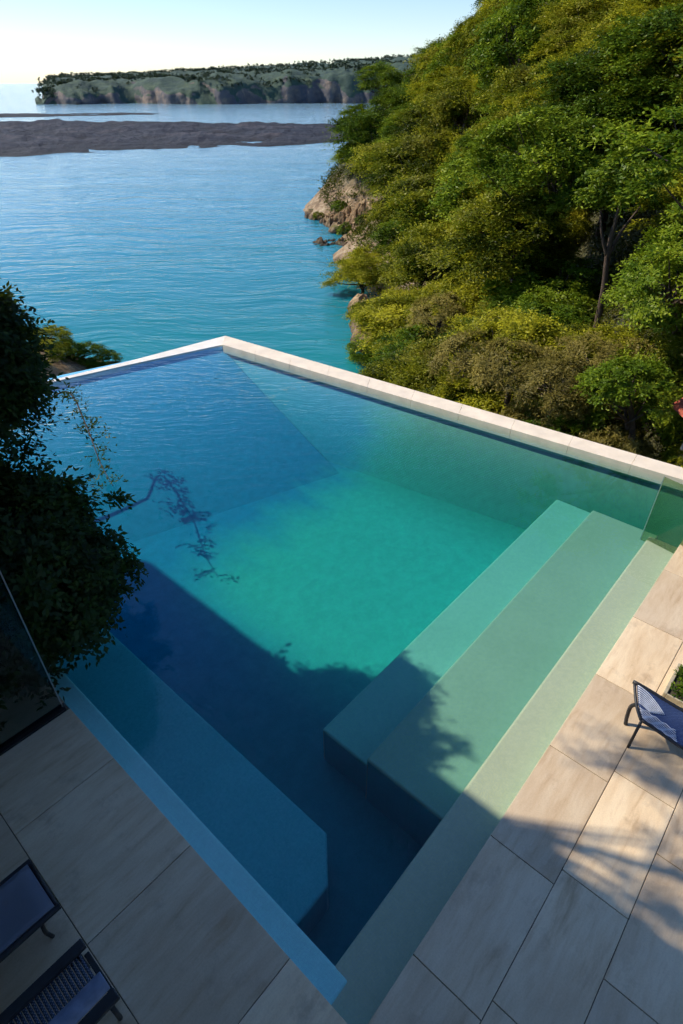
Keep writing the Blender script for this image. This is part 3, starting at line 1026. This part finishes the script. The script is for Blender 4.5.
# ------------------------------------------------------------------ glass balustrades
def glass_panel(name, a, b, z0, z1, gm, label, channel=None):
    d = (b - a).normalized()
    nn = Vector((-d.y, d.x, 0)) * .006
    root = empty(name, (a.x, a.y, 0), label, 'balustrade')
    bm = bmesh.new()
    prism(bm, [a + nn, b + nn, b - nn, a - nn], z0, z1)
    from_bm('glass_panel', bm, gm, root)
    ed = bmesh.new()
    prism(ed, [a + nn * 1.25 - d * .012, a + nn * 1.25 - d * .0005, a - nn * 1.25 - d * .0005, a - nn * 1.25 - d * .012], z0, z1)
    from_bm('edge_trim', ed, M['steel'], root)
    if channel:
        cb = bmesh.new()
        m2 = nn.normalized() * channel[0]
        prism(cb, [a + m2 - d * .02, b + m2, b - m2, a - m2 - d * .02], channel[1], channel[2])
        from_bm('base_channel', cb, M['channel'], root, bevel=.004)
    return root


ga = at_z(645.5, 527, 0); gb_ = at_z(683, 546, 0)
gd = (gb_ - ga).normalized()
glass_panel('glass_balustrade', ga, ga + gd * 1.9, -.25, .93, M['glass_r'], 'clear greenish glass balustrade panel at the right end of the pool steps')
glass_panel('glass_balustrade', W(-.06, 4.265), W(-3.6, 4.265), .0, 2.5, M['glass_l'], 'dark glass balustrade panel in a black channel on the left deck', (.055, -.02, .012))

# ------------------------------------------------------------------ house (behind the camera; throws the shade over the near deck)
hs = empty('house', W(-6, 2, 0), 'pale rendered house behind the terrace with a flat overhanging roof', 'house')
bm = bmesh.new()
box_pq(bm, -10, -3.4, -6, 14.6, -.5, 6.0)
from_bm('wall', bm, M['plaster'], hs)
bm = bmesh.new()
box_pq(bm, -10.3, -.62, -6.5, 14.9, 6.01, 6.22)
from_bm('roof', bm, M['plaster'], hs, bevel=.02)
for q0 in (-4, -.5, 3):
    bm = bmesh.new()
    box_pq(bm, -3.45, -3.37, q0, q0 + 2.4, .1, 2.4)
    from_bm('window', bm, M['glass_l'], hs)

# ------------------------------------------------------------------ loungers
def oriented(name, loc_pq, label, cat, group):
    return empty(name, W(*loc_pq), label, cat, group)


def rail(name, pts, r, m, root, n=10, smooth=True):
    bm = bmesh.new()
    tube(bm, pts, r, n)
    return from_bm(name, bm, m, root, smooth)


GL = 'loungers on the terrace'
# 1: canvas lounger, its end just inside the lower left of the picture
L1 = oriented('sun_lounger', (-1.5, 2.6), 'blue canvas sun lounger with dark frame at the far left of the deck', 'sun lounger', GL)
bm = bmesh.new()
nx, ny = 16, 10
grid = []
for i in range(nx + 1):
    row = []
    for j in range(ny + 1):
        p = -1.06 - 1.85 * i / nx
        q = 2.27 + .46 * j / ny
        rise = max(0, (-p - 2.0)) * .75
        sag = -.035 * math.sin(math.pi * j / ny) * min(1, i / 2)
        row.append(W(p, q, .345 + rise + sag))
    grid.append([bm.verts.new(v) for v in row])
for i in range(nx):
    for j in range(ny): bm.faces.new((grid[i][j], grid[i + 1][j], grid[i + 1][j + 1], grid[i][j + 1]))
so_ = from_bm('sling', bm, M['cushion'], L1, True)
sm = so_.modifiers.new('thick', 'SOLIDIFY'); sm.thickness = .025
for q in (2.25, 2.75):
    rail('side_rail', [W(-1.03, q, .34), W(-2.0, q, .34), W(-2.95, q, 1.05)], .024, M['dark_metal'], L1, smooth=False)
rail('end_rail', [W(-1.045, 2.25, .335), W(-1.045, 2.75, .335)], .018, M['dark_metal'], L1)
for q in (2.27, 2.73):
    for p in (-1.2, -2.3):
        rail('leg', curve_pts([W(p + .02, q, .33), W(p, q, .15), W(p + .02, q, .004)], 4), .016, M['dark_metal'], L1)
# 2: woven armchair-lounger beside it
L2 = oriented('lounge_chair', (-1.5, 1.65), 'woven grey lounge chair with flat dark arms at the bottom left corner', 'lounge chair', GL)
for q0, q1, zt in ((1.82, 1.90, .40), (1.36, 1.45, .40)):
    bm = bmesh.new()
    box_pq(bm, -2.1, -1.03, q0, q1, zt - .045, zt)
    from_bm('side_beam', bm, M['dark_metal'], L2, bevel=.01)
bm = bmesh.new()
n_ = 9
gr = []
for i in range(2):
    row = []
    for j in range(n_):
        an = math.pi * j / (n_ - 1)
        row.append(bm.verts.new(W(-1.045 - 1.0 * i, 1.465 + .06 - .075 * math.cos(an), .395 + .055 * math.sin(an))))
    gr.append(row)
for j in range(n_ - 1): bm.faces.new((gr[0][j], gr[0][j + 1], gr[1][j + 1], gr[1][j]))
bm.faces.new(gr[0]); bm.faces.new(gr[1]); bm.faces.new((gr[0][0], gr[1][0], gr[1][-1], gr[0][-1]))
from_bm('arm_pad', bm, M['arm'], L2, bevel=.008)
bm = bmesh.new()
n1 = 34
for i in range(n1):
    p = -1.10 - i * .03
    tube(bm, [W(p, 1.5, .30), W(p, 1.62, .292), W(p, 1.75, .292), W(p, 1.86, .30)], .0125, 6)
from_bm('woven_seat', bm, M['weave_grey'], L2, True)
bm = bmesh.new()
box_pq(bm, -1.075, -1.035, 1.452, 1.82, .27, .31)
from_bm('front_beam', bm, M['dark_metal'], L2, bevel=.006)
for q in (1.40, 1.86):
    for p in (-1.10, -2.0):
        rail('leg', [W(p, q, .36), W(p + .0, q, .003)], .018, M['dark_metal'], L2)
# 3: patterned sling lounger on the sunny right deck
L3 = oriented('sling_lounger', (3.95, -1.0), 'navy sling lounger with white woven pattern and curved black legs on the right deck', 'sun lounger', GL)
fa = at_z(635, 684, .43); fb = at_z(641, 722, .35)
ra = at_z(683, 704, .40); rb = at_z(683, 741, .33)
da = (ra - fa); db = (rb - fb)


def sl_pt(s, t):
    """s along the lounger (0 = the end we see), t across"""
    a = fa + Vector((da.x, da.y, 0)) * s
    b = fb + Vector((db.x, db.y, 0)) * s
    z = (.43 * (1 - t) + .355 * t) - .10 * min(s, 1.6) + .055 * max(0, s - 1.0) ** 2 * 1.6
    P = a.lerp(b, t)
    return Vector((P.x, P.y, z - .05 * math.sin(math.pi * t) + .02 * math.cos(s * 3)))


bm = bmesh.new()
gs = [[bm.verts.new(sl_pt(s, t)) for t in np.linspace(.03, .97, 9)] for s in np.linspace(.03, 2.9, 30)]
for i in range(29):
    for j in range(8): bm.faces.new((gs[i][j], gs[i + 1][j], gs[i + 1][j + 1], gs[i][j + 1]))
so_ = from_bm('sling', bm, M['sling_white'], L3, True)
sm = so_.modifiers.new('thick', 'SOLIDIFY'); sm.thickness = .012
# raised white threads woven in fans over the foot end
bm = bmesh.new()
up = Vector((0, 0, .018))
for i in range(9):
    t0 = .06 + .05 * i
    L_ = .62 - .045 * i
    pts = [sl_pt(.04 + L_ * s, min(.95, t0 + .30 * s * s * (1 - i / 12))) + up for s in np.linspace(0, 1, 9)]
    tube(bm, pts, .0062, 5)
for i in range(7):
    t0 = .60 + .055 * i
    pts = [sl_pt(.03 + .1 * s * 9, t0 + .018 * math.sin(s * 24 + i * 1.7)) + up for s in np.linspace(0, 1, 26)]
    tube(bm, pts, .0052, 5)
from_bm('woven_pattern', bm, M['thread'], so_, True)
rail('side_rail', [sl_pt(s, 0) for s in np.linspace(-.05, 2.9, 24)], .022, M['dark_metal'], L3)
rail('side_rail', [sl_pt(s, 1) for s in np.linspace(0, 2.9, 24)], .016, M['dark_metal'], L3)
rail('end_rail', [sl_pt(-.02, t) + Vector((0, 0, .0)) for t in np.linspace(0, 1, 8)], .016, M['dark_metal'], L3)
f1 = at_z(628, 747, 0.004); f2 = at_z(625.5, 724, 0.004)
rail('leg', [sl_pt(0, 1), sl_pt(0, 1).lerp(f1, .5), f1], .015, M['dark_metal'], L3)
m_ = sl_pt(.0, .5)
rail('leg', curve_pts([m_, m_.lerp(f2, .45) + Vector((-.02, .03, .07)), m_.lerp(f2, .8) + Vector((-.01, .02, .03)), f2], 5), .02, M['dark_metal'], L3)
for s in (1.9, 2.5):
    for t in (0, 1):
        q_ = sl_pt(s, t)
        rail('leg', [q_, Vector((q_.x, q_.y, .004))], .015, M['dark_metal'], L3)

# planter behind the lounger
pc = at_z(690, 694, 0)
pp, pq_ = PQ(pc.x, pc.y)
pt = empty('stone_planter', W(pp, pq_), 'low pale stone planter with small green plants behind the navy lounger', 'planter')
bm = bmesh.new()
for (a, b, c, d) in ((-.55, .55, -.26, -.22), (-.55, .55, .22, .26), (-.55, -.51, -.219, .219), (.51, .55, -.219, .219)):
    prism(bm, [W(pp + a * .5, pq_ + c * .9), W(pp + b * .5, pq_ + c * .9), W(pp + b * .5, pq_ + d * .9), W(pp + a * .5, pq_ + d * .9)], 0.002, .10)
from_bm('rim', bm, M['terracotta'], pt, bevel=.006)
bm = bmesh.new()
box_pq(bm, pp - .25, pp + .25, pq_ - .19, pq_ + .19, .003, .07)
from_bm('soil', bm, M['soil'], pt)
g = np.random.default_rng(9)
c = np.array([W(pp + g.uniform(-.2, .2), pq_ + g.uniform(-.15, .15), .11) for _ in range(14)])
me = leaf_mesh('foliage', [sprays(c, np.tile([0, 0, 1.], (14, 1)), np.full(14, .09), 10, 5, .05, .02, g, .1, .6)], M['leaf_bright'])
link('foliage', me, None, pt)

# small red roofed hut at the right edge, among the bushes
hc = at_y(704, 427, 12.6)
hut = empty('garden_hut', hc + Vector((.35, .3, -1.6)), 'small hut with a red brown roof in the bushes at the right edge', 'hut')
bm = bmesh.new()
prism(bm, [Vector((hc.x + .3, hc.y - .1, 0)), Vector((hc.x + 1.3, hc.y - .1, 0)), Vector((hc.x + 1.3, hc.y + 1, 0)), Vector((hc.x + .3, hc.y + 1, 0))], hc.z - 1.6, hc.z - .02)
from_bm('wall', bm, M['pale_wall'], hut)
bm = bmesh.new()
ap = [Vector((hc.x - .22, hc.y - .3, hc.z - .05)), Vector((hc.x + .6, hc.y - .3, hc.z + .62)), Vector((hc.x + 1.5, hc.y - .3, hc.z - .05))]
fr_ = [bm.verts.new(a) for a in ap]; bk = [bm.verts.new(a + Vector((0, 1.6, 0))) for a in ap]
bm.faces.new(fr_); bm.faces.new(bk)
for i in range(3): bm.faces.new((fr_[i], fr_[(i + 1) % 3], bk[(i + 1) % 3], bk[i]))
from_bm('roof', bm, M['red'], hut)

# ------------------------------------------------------------------ undergrowth
g = np.random.default_rng(11)
cand = []
while len(cand) < 13000:
    Y = 9 + 116 * g.uniform() ** 1.7
    X = g.uniform(-3, .66 * Y + 6)
    if pool_clear(X, Y) < .9: continue
    cand.append((X, Y))
cand = np.array(cand)
hzv = Hs(cand[:, 0], cand[:, 1])
keep = hzv > SEA + 1.5
cand, hzv = cand[keep], hzv[keep]
dist = np.hypot(cand[:, 0], cand[:, 1])
par = []
for lo, hi, ll in ((0, 22, .11), (22, 40, .19), (40, 70, .32), (70, 200, .5)):
    s = (dist >= lo) & (dist < hi)
    if s.sum() < 2: continue
    cen = np.column_stack([cand[s], hzv[s] + g.uniform(.0, .5, s.sum())])
    par.append(sprays(cen, np.tile([0, 0, 1.], (len(cen), 1)) + g.normal(0, .35, cen.shape), g.uniform(.35, .9, len(cen)) * (1 + lo / 60), 7, 5, ll, ll * .32, g, .2, .7))
me = leaf_mesh('undergrowth', par, M['grass'])
o = link('undergrowth', me, None)
setp(o, 'low green and brown undergrowth covering the hillside between the trees', 'undergrowth', kind='stuff')

# ------------------------------------------------------------------ trees on the hill
g = np.random.default_rng(21)
placed = []


def ok(x, y, r):
    for (a, b, c) in placed:
        if (a - x) ** 2 + (b - y) ** 2 < (.5 * (r + c)) ** 2: return False
    return True


BND = np.array([(-80, 640), (0, 490), (25, 445), (62, 398), (100, 366), (130, 340), (165, 336), (182, 362), (205, 386), (240, 388), (262, 350), (280, 330), (305, 334), (325, 346), (360, 352), (400, 352)]).T
spec = []
tries = 0
while tries < 16000 and len(spec) < 290:
    tries += 1
    Y = 9.5 + 114 * g.uniform() ** 1.35
    X = g.uniform(-2, .64 * Y + 5)
    z = float(Hs(X, Y)[0])
    if z < SEA + 2.0: continue
    d = math.hypot(X, Y)
    r = g.uniform(.75, 1.4) * np.interp(d, [10, 16, 25, 45, 75, 120], [.75, 1.05, 1.75, 2.7, 3.4, 3.8])
    if pool_clear(X, Y) < r * 1.0 + .35: continue
    px, py, dep = project(X, Y, z + r)
    if px < 300 or px > 780 or py < -60 or py > 560: continue
    if point_h(X, Y) > z - 1.0 and 74 < Y < 104 and px < 392: continue
    if Y > 34:
        rp = F * r / dep
        if any(px - rp * .95 < np.interp(py + k_ * rp, BND[0], BND[1]) - 6 for k_ in (-.9, -.4, 0, .4, .8)): continue
    if not ok(X, Y, r): continue
    if 560 < px < 700 and 165 < py < 345 and Y < 34: continue
    if px + F * r / dep > 660 and py - F * r / dep < 420 and py + F * r / dep > 392 and Y < 14.5: continue      # the dark hollow
    placed.append((X, Y, r))
    spec.append((X, Y, z, r, px, py, d))

rows = {'sky': [], 'rim': [], 'shore': [], 'mid': []}
for s in spec:
    X, Y, z, r, px, py, d = s
    if 100 < Y and py < 130 and px < 520: rows['sky'].append(s)
    elif pool_clear(X, Y) < 3.0: rows['rim'].append(s)
    elif px < 378 and Y > 36: rows['shore'].append(s)
    else: rows['mid'].append(s)
rows['sky'].sort(key=lambda s: s[4]); rows['rim'].sort(key=lambda s: s[4]); rows['shore'].sort(key=lambda s: s[5])
NUM = ['first', 'second', 'third', 'fourth', 'fifth', 'sixth', 'seventh', 'eighth', 'ninth', 'tenth', 'eleventh', 'twelfth', 'thirteenth', 'fourteenth', 'fifteenth', 'sixteenth', 'seventeenth', 'eighteenth', 'nineteenth', 'twentieth']


def nth(i): return NUM[i] if i < len(NUM) else str(i + 1) + 'th'


def kind_for(X, Y, px, py, d, row):
    # diagonal bands of olive and dark foliage run up the slope
    band = fbm(X * .07 + 2, Y * .03, 4, 2) + .35 * g.normal()
    if row == 'sky' or (px < 440 and py < 175 and Y > 80): return 'dark' if band < .5 else 'bright'
    if row == 'rim' or d < 20:
        return g.choice(['scrub0', 'scrub1', 'scrub1', 'scrub2', 'brown0'], p=[.27, .25, .18, .08, .22])
    if 560 < px < 690 and 150 < py < 320: return 'dark'
    if band > .42: return 'bright'
    if band < -.55: return 'dark'
    return 'olive'


DESC = {'dark': 'dark green layered tree', 'bright': 'fresh green tree', 'olive': 'olive green feathery tree', 'scrub0': 'olive green shrub', 'scrub1': 'bright green shrub', 'scrub2': 'dark green shrub', 'brown0': 'dry brown shrub'}
for row, lst in rows.items():
    for i, (X, Y, z, r, px, py, d) in enumerate(lst):
        kd = str(kind_for(X, Y, px, py, d, row))
        key = kd if kd[-1].isdigit() else kd + str(int(g.integers(0, 2)))
        shrub = kd.startswith('scrub') or kd.startswith('brown')
        nm = 'shrub' if shrub else 'tree'
        ds = DESC[kd]
        if row == 'sky': lb = f'{ds} on the skyline of the hill, {nth(i)} from the left'
        elif row == 'rim': lb = f'{ds} just beyond the cream coping, {nth(i)} from the left'
        elif row == 'shore': lb = f'{ds} on the shore edge of the hill, {nth(i)} from the top'
        else:
            zone = 'upper' if py < 120 else ('middle' if py < 260 else 'lower')
            lb = f'{ds} in the mass of trees on the {zone} slope'
        grp = {'sky': 'trees on the skyline', 'rim': 'shrubs along the coping', 'shore': 'trees along the shore', 'mid': 'trees and shrubs on the slope'}[row]
        if row == 'mid': grp = lb
        tall = float(g.uniform(.8, 1.15)) if shrub else float(g.uniform(.8, 1.2))
        plant(key, nm, X, Y, z, r * 1.06, lb, nm, grp, sz=tall)

# single trees that stand out
def hill_tree(name, base_px, Yb, c_px, Yc, rx, rz, n, padr, ll, lw, label, seed, m, layered=.85, low=-.3, tw=24, lv=10, r0=.12):
    g = np.random.default_rng(seed)
    bb = at_y(base_px[0], base_px[1], Yb); bb.z = float(Hs(bb.x, bb.y)[0])
    cc = at_y(c_px[0], c_px[1], Yc)
    c, nn, r = crown_pads(g, n, rx, rz, 0, padr, layered, low, 8, .5)
    c = c + np.array(cc)
    root = empty(name, bb, label, name)
    bm = bmesh.new()
    tube(bm, curve_pts([bb - Vector((0, 0, .3)), bb.lerp(cc, .5) + Vector((.1, 0, .2)), cc], 6), list(np.linspace(r0, r0 * .5, 13)), 8)
    for i in g.choice(len(c), 14, replace=False):
        s = bb.lerp(cc, g.uniform(.5, 1)); e = Vector(c[i])
        tube(bm, curve_pts([s, s.lerp(e, .5), e], 3), list(np.linspace(r0 * .4, r0 * .08, 7)), 5)
    from_bm('trunk', bm, M['bark'], root, True)
    link('crown', leaf_mesh('crown', [sprays(c, nn, r, tw, lv, ll, lw, g, .18, .16)], M[m]), None, root)


hill_tree('tree', (760, 420), 14.5, (703, 165), 14.0, 1.7, 1.05, 46, .62, .13, .055, 'bright green tree with layered sprays reaching in from the right edge', 201, 'leaf_bright')
hill_tree('shrub', (690, 345), 17.2, (668, 290), 17.0, 1.75, 1.0, 90, .5, .11, .05, 'large bright green bush below the dark hollow at the right edge', 202, 'leaf_bright', .6, -.6)
hill_tree('shrub', (655, 400), 14.5, (625, 385), 14.5, 1.0, .6, 60, .35, .09, .04, 'rounded bright bush below the large bush at right', 203, 'leaf_bright', .6, -.6)
for q_, (bp_, cp_, Y_, rx_, rz_, lb_) in enumerate([((560, 305), (548, 170), 30, 3.0, 2.3, 'tall dark tree shading the left side of the hollow'), ((615, 260), (612, 110), 33, 3.4, 2.6, 'tall dark tree with a broad layered crown above the hollow'),
                                                   ((690, 250), (690, 90), 30, 3.2, 2.6, 'tall dark tree over the right side of the hollow'), ((520, 330), (508, 235), 30, 2.5, 1.9, 'dark spreading tree at the lower left of the hollow')]):
    hill_tree('tree', bp_, Y_, cp_, Y_, rx_, rz_, 120, 1.0, .16, .07, lb_, 210 + q_, 'leaf_dark' if q_ != 3 else 'leaf_olive', .85, -.45, 34, 13, .2)
for (px, py, Y, s, k_, lb) in [(362, 296, 62, 3.2, 'olive1', 'round olive tree bulging out over the pale cliff by the water'), (398, 272, 68, 3.0, 'olive0', 'broad olive tree just above the rocky cove'),
                               (378, 342, 50, 2.3, 'olive0', 'olive tree at the lower left foot of the hill'), (366, 362, 44, 1.6, 'bright0', 'small green tree at the very foot of the hill beside the bay'), (404, 350, 45, 2.5, 'olive1', 'broad olive tree on the lower left of the hill'),
                               (362, 160, 112, 3.2, 'dark0', 'dark tree at the left end of the hill above the rocky point'), (382, 118, 116, 3.4, 'dark1', 'dark tree on the left shoulder of the hill'),
                               (318, 205, 103, .9, 'scrub0', 'small green shrub on the outer arm of the rocky point'), (338, 200, 102, 1.3, 'scrub1', 'green shrub on the crest of the rocky point'),
                               (345, 226, 92, 1.2, 'scrub2', 'dark shrub in the hollow of the rocky point'), (362, 225, 92, 1.0, 'scrub2', 'dark shrub near the back of the cove')]:
    t = at_y(px, py, Y)
    z = max(float(Hs(t.x, t.y)[0]), point_h(t.x, t.y) if 74 < t.y < 110 else -99, cliff_h(t.x, t.y) if t.y < 66 else -99)
    plant(k_, 'shrub' if 'shrub' in lb else 'tree', t.x, t.y, z - .1, s, lb, 'shrub' if 'shrub' in lb else 'tree')
for (px, py, Y, s, lb) in [(468, 352, 20.5, 1.25, 'dry brown bush left of the rounded bushes behind the coping'), (515, 360, 18.5, 1.3, 'dry brown bush above the middle of the coping'), (560, 372, 16.5, 1.2, 'russet brown bush above the right half of the coping'),
                           (598, 352, 17.5, 1.25, 'dry brown bush just left of the large bright bush'), (440, 312, 30, 1.5, 'dry brown bush high on the lower left slope'), (505, 322, 24, 1.3, 'dry brown bush under the dark spreading tree')]:
    t = at_y(px, py, Y)
    plant('brown0', 'shrub', t.x, t.y, t.z - .95 * s, s * 1.15, lb, 'shrub', sz=random.uniform(.7, 1.0))
# reddish bare trunk in the hollow
tr = at_y(602, 308, 24)
bm = bmesh.new()
zb = float(Hs(tr.x, tr.y)[0])
tube(bm, curve_pts([(tr.x, tr.y, zb - .3), (tr.x - .12, tr.y, zb + 1.6), (tr.x - .35, tr.y, zb + 3.2), (tr.x - .3, tr.y, zb + 5)], 5), list(np.linspace(.16, .06, 16)), 8)
for e in ((-.9, .2, 4.4), (.5, .1, 4.6)):
    tube(bm, curve_pts([(tr.x - .3, tr.y, zb + 2.8), (tr.x - .3 + e[0] * .5, tr.y, zb + 3.7), (tr.x + e[0], tr.y + e[1], zb + e[2])], 4), list(np.linspace(.07, .03, 9)), 6)
root = empty('tree', (tr.x, tr.y, zb), 'thin reddish trunk standing in the dark hollow of the hill', 'tree')
from_bm('trunk', bm, M['bark'], root, True)
g = np.random.default_rng(77)
c, nn, r = crown_pads(g, 40, 1.5, .9, 0, .5, .7, -.5)
c += np.array([tr.x - .2, tr.y, zb + 5.2])
link('crown', leaf_mesh('crown', [sprays(c, nn, r, 16, 8, .16, .06, g)], M['leaf_dark']), None, root)

# bushes on the cove rock, left
for (px, py, Y, s, k_, lb) in [(103, 359, 42, 1.1, 'scrub1', 'low yellow green bush at the tip of the cove rock'), (82, 356, 41.5, 1.6, 'scrub1', 'bright green bush in the middle of the cove rock'),
                               (60, 350, 40.5, 1.8, 'scrub1', 'green bush on the cove rock nearest the dark left tree'), (40, 345, 39, 2.2, 'scrub0', 'olive bush half hidden behind the dark left tree')]:
    t = at_y(px, py, Y)
    plant(k_, 'shrub', t.x, t.y, max(knoll_h(t.x, t.y), float(Hs(t.x, t.y)[0])) - .2, s, lb, 'shrub', 'bushes on the cove rock', sz=.62)


# ------------------------------------------------------------------ dark trees on the left of the pool
def left_tree(name, bp, cx, rx, rz, n, padr, ll, lw, label, seed, r0=.12, m='leaf_shade', low=-.7, extra=None, tw=18, lv=9):
    """bp: trunk base, cx: crown centre (world)"""
    g = np.random.default_rng(seed)
    c, nn, r = crown_pads(g, n, rx, rz, 0, padr, .45, low, 14, .62)
    k_ = max(4, n // 14)                               # sprays that stick out of the outline
    c2, n2, r2 = crown_pads(g, k_, rx * 1.18, rz * 1.2, 0, padr * .7, .5, max(low, -.5), 14, .7)
    c = np.concatenate([c, c2]); nn = np.concatenate([nn, n2]); r = np.concatenate([r, r2])
    c = c + np.array(cx)
    parts = [sprays(c, nn, r, tw, lv, ll, lw, g, .2, .4)]
    root = empty(name, bp, label, 'tree' if name == 'tree' else 'shrub')
    bm = bmesh.new()
    b0 = Vector(bp); cc = Vector(cx)
    tube(bm, curve_pts([b0 - Vector((0, 0, .2)), b0.lerp(cc, .45) + Vector((.05, 0, .15)), cc], 6), list(np.linspace(r0, r0 * .5, 13)), 9)
    for i in g.choice(len(c), 16, replace=False):
        s = b0.lerp(cc, g.uniform(.55, 1)); e = Vector(c[i])
        tube(bm, curve_pts([s, s.lerp(e, .5) + Vector(g.normal(0, .06, 3)), e], 3), list(np.linspace(r0 * .4, r0 * .07, 7)), 5)
    if extra:
        for pts, rr in extra:
            tube(bm, curve_pts(pts, 5), list(np.linspace(rr, rr * .25, (len(pts) - 1) * 5 + 1)), 6)
    from_bm('trunk', bm, M['bark'], root, True)
    link('crown', leaf_mesh('crown', parts, M[m]), None, root)
    return root


# shrub hanging over the water beside the glass
bs = W(-.6, 6.3, -.1)
left_tree('shrub', bs, W(.12, 5.78, .86), 1.12, 1.08, 440, .36, .085, .042, 'dense dark rounded shrub hanging over the left side of the pool', 101, .10, low=-.98)
# taller tree behind it at the frame edge
b2 = W(-.5, 6.7, -.1)
left_tree('tree', b2, Vector((-4.45, 5.75, 3.2)), .95, .98, 440, .33, .08, .035, 'tall dark tree at the left edge, rising above the rounded shrub', 102, .11)
left_tree('tree', W(-.8, 7.1, -.1), W(-.3, 7.0, 1.6), 1.0, .85, 300, .45, .11, .05, 'dark tree between the rounded shrub and the tall tree at left', 104, .13)
left_tree('shrub', W(-1.1, 6.1, -.1), W(-.95, 6.0, .95), 1.0, 1.0, 300, .3, .09, .045, 'green leafy bush behind the dark glass at the left edge', 105, .06, 'leaf_dark')
# slender tree out of view by the terrace, put in to dapple the right deck
left_tree('tree', W(-.35, 5.25, -.1), W(-.1, 5.0, 6.75) + Vector((-1.06, .35, 1.0)), 1.25, .7, 26, .42, .12, .05, 'unseen slender tree rising past the roof edge at the left of the terrace', 106, .07, 'leaf_dark', tw=10, lv=7)
# added bough with sparse leaves, standing in for a twig's dark reflection
bo = [at_z(40, 405, .62), at_z(68, 392, .60), at_z(86, 425, .42), at_z(100, 462, .26), at_z(113, 486, .2)]
gq = np.random.default_rng(8)
bc = curve_pts(bo, 9)
cb = np.array([tuple(bc[int(i)]) for i in gq.uniform(6, len(bc) - 1, 30)]) + gq.normal(0, .1, (30, 3))
par = sprays(cb, np.tile([0, 0, 1.], (30, 1)) + gq.normal(0, .4, (30, 3)), gq.uniform(.12, .26, 30), 5, 4, .085, .034, gq, .3, .6)
broot = empty('tree', W(-.9, 11.6, -.1), 'added slim tree, its drooping bough standing in for a twig reflection in the far left water', 'tree')
bm = bmesh.new()
tb = W(-.9, 11.6, -.1)
tube(bm, curve_pts([tb, tb + Vector((.1, -.05, .5)), W(-.2, 11.5, .85), bo[0].lerp(W(-.2, 11.5, .85), .4) + Vector((0, 0, .12)), bo[0]], 6), list(np.linspace(.07, .022, 25)), 7)
tube(bm, bc, list(np.linspace(.02, .005, len(bc))), 5)
from_bm('trunk', bm, M['bark'], broot, True)
link('crown', leaf_mesh('crown', [par], M['leaf_shade']), None, broot)
